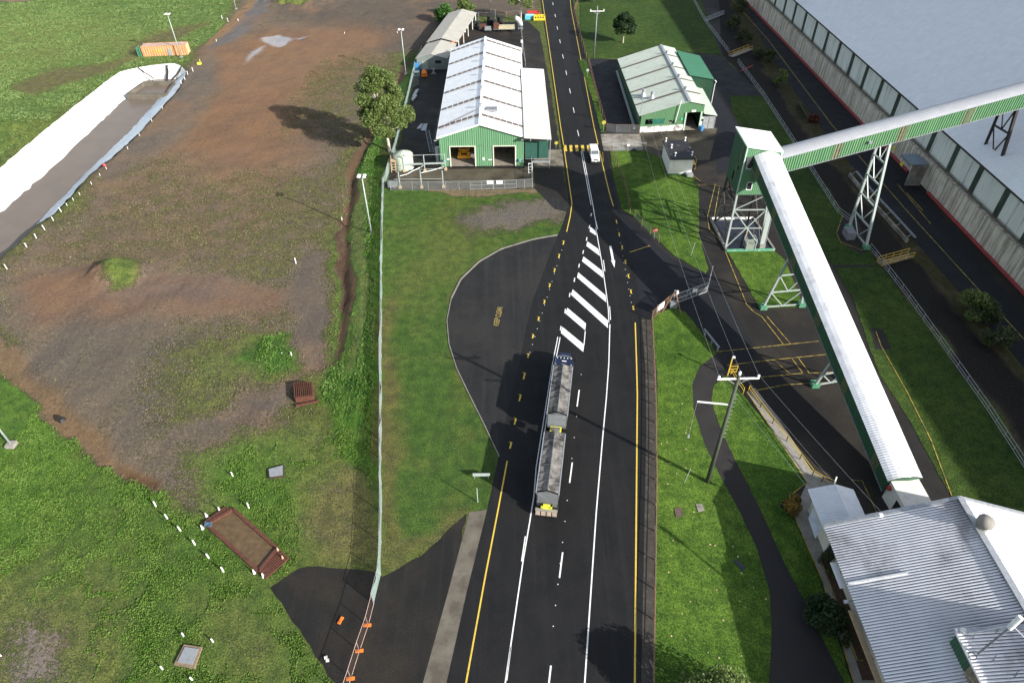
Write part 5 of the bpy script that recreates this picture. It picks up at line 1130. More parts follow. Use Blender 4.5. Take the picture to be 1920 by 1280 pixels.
lightpole('pale floodlight pole beside the long shed and the leafy tree', at(761,140), 10.9)
lightpole('pale floodlight pole in front of the orange container', at(340,108), 11.0)
lightpole('pale floodlight pole at the far top left of the field', at(443,18), 11.0)
lightpole('pale floodlight pole with a white box foot at the lower left edge', at(23,836), 11.2, foot=.5)
# ---------------------------------------------------------------- trees
def leafmat(name, c1, c2, c3=None):
    t = NT(name); n1 = t.noise(.9, 3, .6); n2 = t.noise(4, 2, .6)
    cc = t.mix(t.ramp(n1, .35, .65), c1, c2); cc = t.mix(t.ramp(n2, .45, .75), cc, c3 or tuple(x*1.5 for x in c2))
    m_ = t.fin(cc, .55, 0, .3); t.b.inputs['Transmission Weight'].default_value = 0
    tr_ = t.t.nodes.new('ShaderNodeBsdfTranslucent'); mx = t.t.nodes.new('ShaderNodeMixShader'); mx.inputs[0].default_value = .25
    t.t.links.new(cc, tr_.inputs[0]); t.t.links.new(t.b.outputs[0], mx.inputs[1]); t.t.links.new(tr_.outputs[0], mx.inputs[2]); t.t.links.new(mx.outputs[0], t.out.inputs[0]); return m_
mBarkP = M('pale_bark', (.42,.38,.31), .8, 0, .2, 4); mBarkD = M('grey_brown_bark', (.14,.11,.085), .9, 0, .25, 4)
def tree(label, base, h, R_, clumps, leaf, n_leaf, lm, bark, trunk_r, z0=.35, name='tree', cat='tree', group=None, seed=1, lean=(0,0), flat=1.0, rc=.30, shape=None):
    rnd = np.random.default_rng(seed); base = Vector(base); root = thing(name, base, label, cat, group)
    tf = base+V(lean[0]*.5, lean[1]*.5, h*z0)
    f = MB(); f.tube([base, base+V(lean[0]*.2,lean[1]*.2,h*z0*.5), tf, base+V(lean[0],lean[1],h*.72)], [trunk_r, trunk_r*.8, trunk_r*.65, trunk_r*.25], 8)
    cs = []
    for i in range(clumps):
        a = rnd.uniform(0, 6.283); t = (i+.5)/clumps; z = z0+(1-z0)*(.12+.86*t)
        prof = math.sin(math.pi*min(1, (.16+.84*(z-z0)/(1-z0)))**.8)**.6 if shape is None else shape((z-z0)/(1-z0))
        r_ = R_*prof*rnd.uniform(.35,.95)**.6*(1-rc*.4)
        cs.append(base+V(lean[0]*z+math.cos(a)*r_, lean[1]*z+math.sin(a)*r_, h*z))
    for c in cs[::2]:
        s_ = tf.lerp(base+V(lean[0],lean[1],h*.72), random.uniform(0,.8)); m_ = (s_+c)/2+V(0,0,-.04*h)
        f.tube([s_, m_, c], [trunk_r*.38, trunk_r*.25, .02], 5)
    f.build('trunk', bark, root)
    per = n_leaf//clumps; vs = []
    C_ = []
    for c in cs:
        rr = R_*rc*rnd.uniform(.75,1.35); k = int(per*rnd.uniform(.6,1.4))
        d_ = rnd.normal(size=(k,3)); d_ /= np.linalg.norm(d_,axis=1)[:,None]; q_ = d_*(rr*rnd.random((k,1))**.38)*np.array([1,1,.72*flat]); C_.append(q_+np.array(c))
    C_ = np.concatenate(C_); k = len(C_); nrm = rnd.normal(size=(k,3)); nrm[:,2] = np.abs(nrm[:,2])+.35; nrm /= np.linalg.norm(nrm,axis=1)[:,None]
    t1 = np.cross(nrm, rnd.normal(size=(k,3))); t1 /= np.linalg.norm(t1,axis=1)[:,None]; t2 = np.cross(nrm,t1); s_ = (leaf*rnd.uniform(.55,1.3,(k,1)))
    quad = np.stack([C_-t1*s_, C_+t2*s_*.55, C_+t1*s_, C_-t2*s_*.55],1).reshape(-1,3)
    f = MB(); f.v = [tuple(x) for x in quad]; f.f = [(4*i,4*i+1,4*i+2,4*i+3) for i in range(k)]; f.m = [0]*k; f.build('crown', lm, root)
    return root
lmO = leafmat('olive_leaves', (.075,.125,.024), (.13,.185,.045), (.22,.25,.10)); lmD = leafmat('dark_leaves', (.012,.032,.010), (.025,.055,.016), (.05,.085,.03)); lmB = leafmat('bright_leaves', (.035,.10,.018), (.065,.15,.03)); lmS = leafmat('scrub_leaves', (.03,.05,.015), (.06,.08,.025), (.11,.12,.05)); lmY = leafmat('croton_leaves', (.12,.10,.02), (.30,.22,.04), (.30,.10,.03)); lmR = leafmat('red_shrub_leaves', (.07,.03,.02), (.14,.04,.03))
b = at(731,284)
tree('tall spreading olive green gum tree leaning over the mesh fence', b, 16.2, 5.7, 60, .2, 44000, lmO, mBarkP, .36, .22, seed=3, lean=(-.8,2.2), rc=.25)
tree('round dark tree on the top lawn beside the power pole', at(1168,81), 7.4, 3.2, 22, .24, 8000, lmD, mBarkP, .22, .34, seed=4, rc=.36)
tree('bright green bushy tree at the far corner of the long shed', at(835,42), 4.6, 3.1, 16, .26, 6000, lmB, mBarkD, .2, .1, seed=5, rc=.4)
tree('olive tree behind the roof of the long shed', at(870,33), 5.6, 3.0, 16, .26, 5200, lmO, mBarkD, .2, .15, seed=6, rc=.4)
tree('sparse gum tree with a forked pale trunk near the road at the top', at(977,40), 8.6, 4.6, 22, .22, 4200, lmO, mBarkP, .22, .45, seed=8, rc=.28)
tree('small dark tree cut by the top edge above the lawn', at(1113,4), 4.2, 2.6, 10, .24, 2500, lmD, mBarkD, .15, .3, seed=9)
for i, (x, y, h, r_, lm, lab) in enumerate([(1372,55,3.6,2.3,lmS,'leafy bush in the drain scrub below the pipe bridge'),(1385,20,3.0,2.6,lmS,'sparse bush at the top of the drain scrub'),(1395,80,3.2,2.2,lmS,'grey green bush just above the yellow footbridge'),(1442,118,3.2,2.0,lmS,'dark bush below the yellow footbridge in the drain'),(1462,160,3.6,1.9,lmO,'upright pale green bush beside the rail side road'),(1420,108,2.0,1.8,lmS,'low weedy bush at the end of the yellow footbridge'),(1524,228,1.3,1.2,lmR,'small reddish bush beside the rail side road'),(1815,592,4.2,2.4,lmO,'bright topped bush beside the rail side road near the right edge'),(1838,600,3.6,2.2,lmS,'bare twiggy bush next to the bright bush'),(1862,648,2.8,2.3,lmS,'low dark green bush below the twiggy bush')]):
    tree(lab, at(x, y), h, r_, 10, .2, 1500 if 'twiggy' in lab or 'sparse' in lab else 2600, lm, mBarkD, .08, .12, 'bush', 'bush', 'bushes in the drain scrub', seed=20+i, rc=.4)
tree('small yellow and red leaved shrub at the walkway corner', at(1483,952,0), 1.7, 1.25, 9, .15, 1500, lmY, mBarkD, .06, .15, 'shrub', 'shrub', seed=40, rc=.42)
tree('large dark glossy shrub between the footpath and the walkway', at(1543,1162,0), 2.6, 2.0, 16, .16, 5200, lmD, mBarkD, .1, .12, 'shrub', 'shrub', seed=41, rc=.4)
tree('spreading tree cut by the bottom edge of the south lawn', at(1338,1352,0), 5.4, 3.6, 30, .15, 14000, lmO, mBarkD, .22, .3, seed=42, rc=.34)
for i, (x, y, h) in enumerate([(1548,1052,1.1),(1560,1078,.8),(1590,1205,1.0)]): tree(['grey leaved plant at the top of the garden bed','low plant in the middle of the garden bed','rounded plant at the lower end of the garden bed'][i], at(x,y,.1), h, .8, 6, .12, 500, lmS, mBarkD, .03, .1, 'garden_plant', 'plant', seed=50+i, rc=.45)
# ---------------------------------------------------------------- tanker truck (tipper road train)
mTarp = M('sooty_grey_tarpaulin', (.17,.16,.145), .85, 0, .3, 1.5, (.025,.023,.022), .85, .9, .42, .6, .3)
mNavy = M('navy_truck_paint', (.012,.02,.055), .25, .1, .1, 2); mTip = M('grey_tipper_body', (.17,.18,.19), .5, .3, .12, 1.5, (.08,.06,.05), .5, 1)
mHi = M('fluoro_yellow_panel', (.60,.60,.06), .5)
u_ = V(7.35-3.65, 68.6-43.8, 0).normalized(); n_ = V(u_.y, -u_.x, 0); O_ = V(3.62,43.85,ZM)
T = lambda x, s, z: O_+n_*x+u_*s+V(0,0,z)
trz = math.atan2(-u_.x, u_.y)
tk = thing('tipper_truck', O_+u_*12, 'navy truck pulling two grey tarpaulin covered tipper trailers along the road', 'truck')
def bx(x, s, z, sx, ss, sz, nm, mt, par=None, mb=None): f = mb or MB(); c = T(x,s,z); f.box((c.x,c.y,c.z),(sx,ss,sz),trz); return f.build(nm, mt, par or tk) if mb is None else f
f = MB(); ss = [(25.0,.62,1.15,1.5),(24.7,.85,1.0,1.95),(23.4,1.05,.9,2.15),(23.2,1.15,.9,2.2)]
vs = []
for s, hw, zb, zt in ss: vs += [T(-hw,s,zb), T(hw,s,zb), T(hw*.9,s,zt), T(-hw*.9,s,zt)]
fs = [(0,1,2,3)]+[(i*4+a, i*4+b, (i+1)*4+b, (i+1)*4+a) for i in range(3) for a, b in ((0,1),(1,2),(2,3),(3,0))]; f.add(vs, fs); f.build('bonnet', mNavy, tk)
f = MB(); ss = [(23.2,1.15,.9,2.25),(22.7,1.18,.9,3.0),(22.3,1.18,.9,3.2),(20.85,1.15,.9,3.3)]; vs = []
for s, hw, zb, zt in ss: vs += [T(-hw,s,zb), T(hw,s,zb), T(hw*.93,s,zt), T(-hw*.93,s,zt)]
f.add(vs, fs[:1]+fs[1:]+[(15,14,13,12)]); cb = f.build('cab', mNavy, tk)
f = MB(); f.add([T(-.95,23.22,2.3),T(.95,23.22,2.3),T(.93,22.76,2.95),T(-.93,22.76,2.95)],[(0,1,2,3)]); f.build('windscreen', mGlass, cb)
f = MB(); f.tube([T(-1.12,22.35,3.1),T(-.7,22.62,3.22),T(0,22.7,3.26),T(.7,22.62,3.22),T(1.12,22.35,3.1)],.03,6); f.build('sun_visor', mGalv, cb)
f = MB(); [f.box(T(x,22.2,3.3),(.09,.14,.1)) for x in (-.9,-.45,0,.45,.9)]; f.build('marker_lights', mSignW, cb)
f = MB(); f.bar(T(-.25,21.5,3.4),T(.35,21.5,3.4),.1,.06); f.build('roof_rail', mTrim, cb)
for s_ in (-1,1): f = MB(); f.bar(T(s_*1.2,22.9,2.5),T(s_*1.55,22.8,2.5),.08); f.box(T(s_*1.6,22.8,2.4),(.15,.25,.7),trz); f.build('mirror', mBlack, cb)
for s_ in (-1,1): f = MB(); f.cyl(T(s_*1.0,20.65,1.0),.1,2.6,10); f.build('exhaust_stack', mGalv, tk)
for s0 in (0,): 
    bx(0,11.8,.85,.9,22,.3,'chassis',mDarkSt)
def trailer(s0, s1, lab):
    tr_ = [(s0,1.2,1.3,3.55),(s1,1.2,1.3,3.55)]; f = MB()
    for s_ in (-1,1): f.corr(T(s_*1.22,s0,3.55),T(s_*1.22,s1,3.55),T(s_*1.1,s1,1.2),T(s_*1.1,s0,1.2),.9,.05,0,n_*s_)
    for s in (s0,s1): f.add([T(-1.1,s,1.2),T(1.1,s,1.2),T(1.22,s,3.55),T(-1.22,s,3.55)],[(0,1,2,3)])
    f.add([T(-1.1,s0,1.2),T(1.1,s0,1.2),T(1.1,s1,1.2),T(-1.1,s1,1.2)],[(0,1,2,3)]); tb = f.build('tipper_body', mTip, tk)
    n = int((s1-s0)/.25); vs = []; 
    for i in range(n+1):
        s = s0+.15+(s1-s0-.3)*i/n; k = abs(((i/n)*7) % 1-.5)*2; sag = -.10*(1-k**3)
        for x, z in ((-1.2,3.55),(-1.12,3.62),(-.6,3.80+sag),(0,4.0+sag*.3),(.6,3.80+sag),(1.12,3.62),(1.2,3.55)): vs.append(T(x+random.uniform(-.015,.015),s,z+random.uniform(-.012,.012)))
    f = MB(); f.add(vs,[(i*7+a,i*7+a+1,(i+1)*7+a+1,(i+1)*7+a) for i in range(n) for a in range(6)]); tp = f.build('tarpaulin', mTarp, tb)
    for k in range(1,7): s = s0+.15+(s1-s0-.3)*k/7; f = MB(); f.tube([T(-1.15,s,3.66),T(-.6,s,3.83),T(0,s,4.03),T(.6,s,3.83),T(1.15,s,3.66)],.025,5); f.build('tarp_bow', mTip, tb)
    f = MB(); f.bar(T(0,s0+.15,4.02),T(0,s1-.15,4.02),.07,.05); f.build('ridge_tube', mTip, tb)
    for s_ in (-1,1): f = MB(); f.bar(T(s_*1.24,s0,3.55),T(s_*1.24,s1,3.55),.12,.16); f.build('top_rail', mGalv, tb)
    f = MB()
    for q_ in ((s0,-.35),(s1,.35)):
        f.add([T(-1.2,q_[0],3.55),T(1.2,q_[0],3.55),T(0,q_[0]+(.02 if q_[1]>0 else -.02),4.0)],[(0,1,2)])
    f.build('tarp_end', mTip, tb)
trailer(11.8, 20.35, 'a'); trailer(.3, 8.9, 'b')
f = MB(); f.add([T(-1.1,11.8,3.5),T(1.1,11.8,3.5),T(1.1,11.2,2.3),T(-1.1,11.2,2.3)],[(0,1,2,3)]); f.build('sloping_end_panel', mTip, tk)
bx(0,10.25,2.6,1.35,.8,.3,'drawbar_box',mHi); bx(0,10.15,2.8,1.0,.5,.2,'hose_tray',mTarp)
for x in (-1,1): bx(x*.9,10.3,1.05,.5,1.4,.5,'mudguard',mTip)
f = MB(); f.add([T(-1.1,.3,3.5),T(1.1,.3,3.5),T(1.0,.05,2.3),T(-1.0,.05,2.3)],[(0,1,2,3)]); f.build('sloping_end_panel', mTip, tk)
f = MB()
for x0,x1,z0,z1 in ((-.62,.62,1.75,1.95),(-.62,.62,1.3,1.5),(-.62,-.4,1.3,1.95),(.4,.62,1.3,1.95)): f.box(T((x0+x1)/2,-.05,(z0+z1)/2),(x1-x0,.25,z1-z0),trz)
f.build('rear_marker_frame', mHi, tk)
bx(0,-.15,1.12,2.45,.3,.14,'rear_bumper',mConcP)
for x in (-.92,-.31,.31,.92): bx(x,-.38,.75,.5,.12,.6,'mudflap',M('tan_mudflap',(.36,.29,.23),.7) if x < -.9 else bpy.data.materials['tan_mudflap'])
wp = None
for s in (.9,2.2,3.5,8.0,10.4,12.8,14.1,18.6,19.9,23.9):
    for x in (-1.0,1.0):
        a = T(x-.25,s,.5); b = T(x+.25,s,.5)
        if wp is None: f = MB(); f.tube([a,b],.5,16); wp = f.build('wheel', mBlack, tk); w0 = a
        else: c = wp.copy(); col.objects.link(c); c.parent = tk; c.location = (a-w0)
# ---------------------------------------------------------------- white utility wagon
c0 = at(1117,308); uh = (at(1112,285)-at(1118,308)).normalized()
O_ = V(c0.x-.05,c0.y+.2,ZM); u_ = -uh; n_ = V(u_.y,-u_.x,0); trz = math.atan2(-u_.x,u_.y)
T = lambda x, s, z: O_+n_*x+u_*s+V(0,0,z)
vt = thing('utility_wagon', O_-u_*2.4, 'white utility wagon driving past the yellow crossing', 'car')
def bx2(x,s,z,sx,ss,sz,nm,mt,par=None): f = MB(); c = T(x,s,z); f.box(c,(sx,ss,sz),trz); return f.build(nm,mt,par or vt)
mCar = M('white_car_paint',(.80,.80,.80),.25,0,.02,1)
f = MB(); prof = [(0,.55,.62,.80),(-.08,.5,1.02,.86),(-1.3,.5,1.16,.90),(-1.45,.5,1.2,.90),(-5.0,.5,1.2,.90),(-5.1,.55,1.1,.88)]
vs = []
for s,zb,zt,hw in prof: vs += [T(-hw,s,zb),T(hw,s,zb),T(hw*.95,s,zt),T(-hw*.95,s,zt)]
f.add(vs,[(0,1,2,3)]+[(i*4+a,i*4+b,(i+1)*4+b,(i+1)*4+a) for i in range(5) for a,b in ((0,1),(1,2),(2,3),(3,0))]+[(23,22,21,20)]); bd_ = f.build('body', mCar, vt)
f = MB(); prof = [(-1.35,1.16,1.2,.86),(-2.0,1.16,1.92,.78),(-2.3,1.16,1.96,.78),(-4.7,1.16,1.96,.78),(-4.95,1.16,1.25,.86)]; vs = []
for s,zb,zt,hw in prof: vs += [T(-.86,s,zb),T(.86,s,zb),T(hw,s,zt),T(-hw,s,zt)]
f.add(vs,[(0,1,2,3)]+[(i*4+a,i*4+b,(i+1)*4+b,(i+1)*4+a) for i in range(4) for a,b in ((0,1),(1,2),(2,3),(3,0))]+[(19,18,17,16)]); f.build('cabin', mCar, vt)
f = MB(); f.add([T(-.76,-1.42,1.27),T(.76,-1.42,1.27),T(.70,-1.93,1.86),T(-.70,-1.93,1.86)],[(0,1,2,3)]); f.v = [(v[0]+u_.x*.02,v[1]+u_.y*.02,v[2]+.03) for v in f.v]; f.build('windscreen', M('car_glass',(.10,.12,.13),.15,0,.1,1,spec=.8), vt)
for s_ in (-1,1):
    f = MB(); f.add([T(s_*.86,-1.9,1.27),T(s_*.86,-4.6,1.27),T(s_*.79,-4.5,1.82),T(s_*.79,-2.05,1.82)],[(0,1,2,3)]); f.v = [(v[0]+n_.x*.015*s_,v[1]+n_.y*.015*s_,v[2]) for v in f.v]; f.build('side_window', mGlass, vt)
    bx2(s_*.62,.03,.82,.28,.08,.18,'headlight',mSignW); bx2(s_*1.0,-1.6,1.35,.2,.12,.2,'mirror',mBlack)
    for s in (-.85,-3.9): f = MB(); f.tube([T(s_*.9-.1,s,.38),T(s_*.9+.1,s,.38)],.38,16); f.build('wheel', mBlack, vt)
bx2(0,.02,.84,.85,.06,.2,'grille',mBlack); bx2(0,.18,.55,1.75,.16,.22,'bumper',mGalvD); bx2(0,.28,.56,.4,.02,.13,'number_plate',mSignW)
# ---------------------------------------------------------------- field objects
sc_ = thing('shipping_container', at(311,105), 'weathered orange shipping container on the grass near the canal end', 'container')
ca, cb_ = at(270,107), at(353,103.5); cd = (cb_-ca).normalized(); cn = V(-cd.y,cd.x,0); CL = (cb_-ca).length
mCont = M('faded_orange_container', (.50,.26,.12), .7, 0, .12, 1, (.30,.12,.07), .6, .8, .5, .7)
for s_, o in ((0,-1),(2.45,1)): f = MB(); a = ca+cn*s_; b = a+cd*CL; f.ribwall((a.x,a.y),(b.x,b.y),lambda u: 2.6,.62,.12,[],.12,cn*o); f.build('side_wall', mCont, sc_)
f = MB(); f.corr(ca+V(0,0,2.65),cb_+V(0,0,2.65),cb_+cn*2.45+V(0,0,2.65),ca+cn*2.45+V(0,0,2.65),.45,.03,0,(0,0,1)); f.build('roof', M('pinkish_worn_roof',(.42,.30,.27),.8,0,.2,1,(.18,.10,.12),.7,.7), sc_)
for e, nm in ((ca,'end_wall'),(cb_,'door_end')):
    f = MB(); f.add([e+V(0,0,.12),e+cn*2.45+V(0,0,.12),e+cn*2.45+V(0,0,2.62),e+V(0,0,2.62)],[(0,1,2,3)]); f.build(nm, mCont if nm == 'end_wall' else M('cream_container_doors',(.60,.42,.25),.6), sc_)
f = MB()
for e in (ca,cb_):
    for s_ in (0,2.45): f.bar(e+cn*s_+V(0,0,.05),e+cn*s_+V(0,0,2.7),.16)
for z in (.12,2.66):
    for s_ in (0,2.45): f.bar(ca+cn*s_+V(0,0,z),cb_+cn*s_+V(0,0,z),.14)
f.build('frame', mCont, sc_)
p = ca+cd*(CL*.62)-cn*.12; f = MB(); f.box((p.x,p.y-.05,1.0),(.95,.08,1.8),math.atan2(cd.y,cd.x)); f.build('access_door', mGalv, sc_)
text('Omita', 1.15, mYellP, sc_, ca+cd*2.4-cn*.16+V(0,0,1.0), cd, (0,0,1), 'painted_lettering', .01)
gf = thing('green_rack', at(264,106), 'small green steel rack at the end of the orange container', 'rack')
a = ca-cd*1.3
f = MB()
for s_ in (0,2.4):
    for e in (0,.8): q_ = a+cn*s_+cd*e; f.bar(q_,q_+V(0,0,2.3),.12)
for z in (.3,.8,1.3,1.8,2.3):
    f.bar(a+V(0,0,z),a+cd*.8+V(0,0,z),.1); f.bar(a+V(0,0,z),a+cn*2.4+V(0,0,z),.1)
f.build('frame', M('green_rack_paint',(.07,.28,.16),.6), gf)
def single(name, label, cat, mb, mt, group=None, smooth=False): return tag(mb.build(name, mt, None, smooth), label, cat, group)
f = MB(); p = at(374,121); f.box(p+V(0,0,.25),(1.0,.7,.45)); f.bar(p+V(.4,0,0),p+V(.4,0,1.4),.1); single('yellow_valve','small yellow valve box and stake right of the canal end','valve box',f,mHi)
f = MB(); p = at(197,313); f.lathe(p+V(0,0,.1),[(.001,0),(.3,.1),(.36,.3),(.25,.55),(.001,.6)],12); single('red_buoy','red float lying on the blue canal liner','buoy',f,mRed)
# white marker pipes
mk0 = None
def marker(x, y, h, label, r_=.075, tilt=0):
    global mk0
    f = MB(); f.cyl((0,0,0), r_, h, 8); o = f.build('marker_pipe', mSignW); o.location = at(x,y)-V(0,0,.08); o.rotation_euler = (random.uniform(-.06,.06), random.uniform(-.06,.06), 0)
    return tag(o, label, 'marker pipe', 'white marker pipes')
side = ['first','second','third','fourth','fifth','sixth']
for i,(x,y) in enumerate([(292,948),(314,972),(339,995),(366,1021),(392,1046),(419,1071)]): marker(x,y,.95,f'{side[i]} white pipe from the top of the slanting row left of the rusty pit', .085)
for x,y,h,l in [(437,893,.9,'lone white pipe in the weeds above the rusty pit'),(467,953,1.1,'white pipe just right of the rusty pit top corner'),(400,1203,.8,'grey white pipe right of the small grated lid'),(345,1193,.8,'grey white pipe above the small grated lid'),(305,1254,.8,'grey white pipe left of the small grated lid'),(361,1274,.7,'grey white pipe below the small grated lid'),(2,1229,.7,'white pipe at the far lower left edge'),
    (529,665,.5,'short white capped pipe in the green weeds'),(547,668,.9,'white pipe leaning beside the capped pipe'),(555,494,1.2,'white pipe with a side arm in the field'),(13,504,1.0,'white pipe lowest along the canal bank'),(50,463,.9,'white pipe second lowest along the canal bank'),(68,446,.9,'white pipe on the canal bank above the weedy patch'),(84,431,1.1,'white pipe just below the end of the blue liner'),(100,413,.8,'white pipe at the tip of the blue liner'),(115,397,1.0,'white pipe a little above the tip of the blue liner'),
    (362,134,1.1,'white pipe right of the canal corner'),(352,140,1.0,'white pipe at the very corner of the canal'),(347,150,.9,'white pipe just inside the blue liner near the corner'),(340,157,.9,'white pipe lowest at the canal corner'),(641,412,.6,'small white stub in the scour trench'),(417,36,1.1,'thin white post at the top of the field track'),(428,41,1.2,'second thin white post by the field track'),(447,40,.8,'low white post right of the field track'),(482,3,1.2,'white post at the very top of the track'),(406,78,.7,'white cap beside the track end'),(646,63,.5,'white cap on the brown field near the shed'),(745,62,.5,'white cap at the top of the embankment')]: marker(x,y,h,l)
for i,(x,y) in enumerate([(200,318),(188,330),(172,346),(150,366),(138,376),(126,386),(240,280),(262,255),(285,228),(305,204)]):
    f = MB(); f.cyl((0,0,0),.05,.6,6); o = f.build('liner_peg', mSignW); o.location = at(x,y); tag(o,'white peg pinning the outer edge of the blue liner','peg','pegs of the blue liner')
# rusty pit
pt = thing('rusty_pit', at(455,1018), 'rectangular rusty steel framed pit filled with brown silt', 'pit')
pc = [at(388,985),at(438,956),at(521,1030),at(486,1072)]
for i in range(4): f = MB(); f.bar(pc[i]+V(0,0,.15),pc[(i+1)%4]+V(0,0,.15),.35,.35); f.build('edge_beam', mRust, pt)
f = MB(); f.poly([tuple(p+V(0,0,.10)) for p in pc]); f.build('silt', M('brown_silt',(.10,.065,.032),.55,0,.25,1.5,(.16,.11,.06),.5,2), pt)
def barsd(a0,a1,b0,b1,n,par,w_=.14,z=.2,nm='grating_bar'):
    for k in range(n): t = k/(n-1); f = MB(); f.bar(a0.lerp(b0,t)+V(0,0,z),a1.lerp(b1,t)+V(0,0,z),w_); f.build(nm,mRust,par)
barsd(at(378,985),at(424,952),pc[0],pc[1],4,pt); barsd(pc[3]+V(0,-.1,0),pc[2]+V(.2,0,0),at(498,1086),at(543,1047),7,pt)
for i,(x,y) in enumerate([(380,991),(388,968),(412,957),(522,1033),(531,1048),(477,1074),(494,1081)]):
    f = MB(); p = at(x,y); f.lathe(p,[(.16,0),(.1,.35),(.05,.7),(.001,.72)],10); single('small_cone',['white cone by the blue rope corner of the pit','white cone on the left upper side of the pit','white cone at the top corner of the pit','tan cone at the right corner of the pit','tan cone on the lower bars of the pit','white and red cone at the bottom of the pit','red footed cone on the lower grating of the pit'][i],'cone',f,mTrim if i < 3 or i > 4 else mTan,'cones around the pit')
f = MB(); p = at(391,987)
for k in range(7): f.tube([p+V(random.uniform(-.5,.6),random.uniform(-.3,.4),.35+random.uniform(0,.15)) for _ in range(4)],.05,5)
single('blue_rope','tangled blue rope on the corner of the rusty pit','rope',f,M('blue_rope',(.06,.12,.18),.8))
gr = thing('rusty_cage', at(572,742), 'rusty steel grate box standing on the brown field', 'grate')
gc = [at(554,726),at(586,724),at(589,750),at(556,754)]
for i in range(4): f = MB(); f.bar(gc[i]+V(0,0,.45),gc[(i+1)%4]+V(0,0,.45),.2,.9 if i != 0 else .5); f.build('side_beam',mRust,gr)
for k in range(1,9): t = k/9; f = MB(); f.bar(gc[0].lerp(gc[1],t)+V(0,0,.95),gc[3].lerp(gc[2],t)+V(0,0,.95),.11); f.build('grate_bar',mRust,gr)
f = MB(); f.bar(at(555,762)+V(0,0,.15),at(598,753)+V(0,0,.15),.25); f.build('step_beam',mRust,gr)
def lid(label, pts, z, mt, base, zb=0, rim=.35):
    p = [at(*q_) for q_ in pts]; c = sum(p,V(0,0,0))/4; root = thing('inspection_cover', c, label, 'drain lid')
    big = [c+(q_-c)*(1+rim) for q_ in p]; f = MB(); f.prism([(q_.x,q_.y) for q_ in big],-.1,z-.06); f.build('pit_surround', base, root)
    f = MB(); f.prism([(q_.x,q_.y) for q_ in p],z-.05,z+.03); f.build('lid', mt, root); return root
mGrate = M('steel_grating',(.33,.35,.36),.5,.4,.15,8,(.12,.12,.12),.5,3)
lid('grey steel drain lid with a timber surround near the lower left corner',[(349,1215),(374,1219),(363,1248),(335,1243)],.35,mGrate,mWood)
lid('pale square drain lid in the weeds above the rusty pit',[(505,882),(531,875),(531,893),(507,896)],.3,mGrate,M('damp_mud',(.05,.035,.025),.7),rim=.2)
lid('small brown pit cover on the south lawn',[(1264,954),(1278,952),(1281,968),(1267,970)],.1,M('brown_cover',(.10,.07,.055),.8,0,.3,3),mBrick,rim=.15)
lid('small grey concrete cover on the south lawn',[(1304,945),(1316,945),(1321,957),(1309,960)],.1,mConc,mConc,rim=.1)
lid('dark rectangular drain grate with a white edge on the south lawn',[(1374,1051),(1381,1049),(1399,1065),(1392,1070)],.1,M('dark_grate',(.03,.035,.045),.5),mTrim,rim=.12)
f = MB(); p = at(118,790); f.lathe(p+V(0,0,.02),[(.001,.0),(.5,.25),(.3,.6),(.001,.62)],10); f.v=[(v[0]*1,v[1],v[2]) for v in f.v]; single('drain_outlet','black drain outlet in the brown bank at the lower left','drain outlet',f,mBlack)
# temporary fence and barrier feet
tfp = [(701,1131),(690.5,1172),(674,1220),(658,1271),(645,1310)]
for i,(a_,b_) in enumerate(zip(tfp,tfp[1:])):
    fence(['top','second','third','bottom'][i]+' temporary fence panel across the dark south entrance',[a_,b_],1.9,3.0,M('pinkish_frame',(.50,.38,.33),.6) if i == 0 else bpy.data.materials['pinkish_frame'],meshmat('temp_mesh',(.14,.09,.07),.16) if i == 0 else bpy.data.materials['temp_mesh'],(1.0,.03),.05,.05,'temporary fence panels','temporary_fence')
def foot(x,y,label,rz):
    root = thing('fence_foot',at(x,y,.02),label,'fence foot','orange fence feet',rz); c = root.location.copy()  # plastic foot that carries the temporary fence panels
    f = MB()
    for s_ in (-1,1): f.box(c+V(s_*.21,0,.08),(.32,.28,.16))
    f.box(c+V(0,0,.07),(.3,.18,.12)); f.build('block',mOrange,root)
    f = MB(); f.box(c+V(-.21,0,.17),(.1,.14,.03)); f.build('handle_slot',M('dark_orange',(.35,.08,.02),.6) if 'dark_orange' not in bpy.data.materials else bpy.data.materials['dark_orange'],root); return root
foot(689,1172,'orange plastic foot under the top temporary fence joint',.0); foot(674,1220,'orange plastic foot under the middle temporary fence joint',.1); foot(657.5,1272,'orange plastic foot under the lowest temporary fence joint',.1); foot(639,1163,'orange plastic foot lying loose on the dark entrance',1.2)
f = MB(); p = at(613,1235,.02); f.box(p+V(-.1,.1,.1),(.3,.25,.2),.4); f.box(p+V(.1,-.15,.1),(.28,.22,.18),.2); single('white_bag','small white bag on the dark entrance','bag',f,mSignW)
# road signs
sg = thing('road_sign', at(896,941), 'wide road sign on a thin post on the verge', 'road sign')
p = at(896,941); f = MB(); f.bar(p,p+V(0,0,2.6),.09); f.build('post',mPale,sg)
q_ = at(903,897); s2 = thing('direction_sign', q_, 'low pale sign board seen edge on above the verge post', 'sign board')
f = MB(); f.box(q_+V(0,0,.75),(2.0,.06,.5)); f.build('board',mPale,s2)
for s_ in (-.8,.8): f = MB(); f.bar(q_+V(s_,0,0),q_+V(s_,0,.9),.07); f.build('post',mGalv,s2)
def disc(label,base,h,r_,mt,cat='road sign',face=(0,-1,0)):
    root = thing('round_sign',base,label,cat); f = MB(); f.bar(base,base+V(0,0,h),.07); f.build('post',mGalv,root)
    f = MB(); f.tube([base+V(0,-.05,h),base+V(0,-.08,h)],r_,16); f.build('disc',mt,root); return root
sp = disc('red stop sign facing the junction beside the lawn corner',at(1226,447),1.7,.42,mRed); p = at(1226,447)
text('STOP',.30,mSignW,sp,p+V(-.37,-.10,1.6),(1,0,0),(0,0,1))
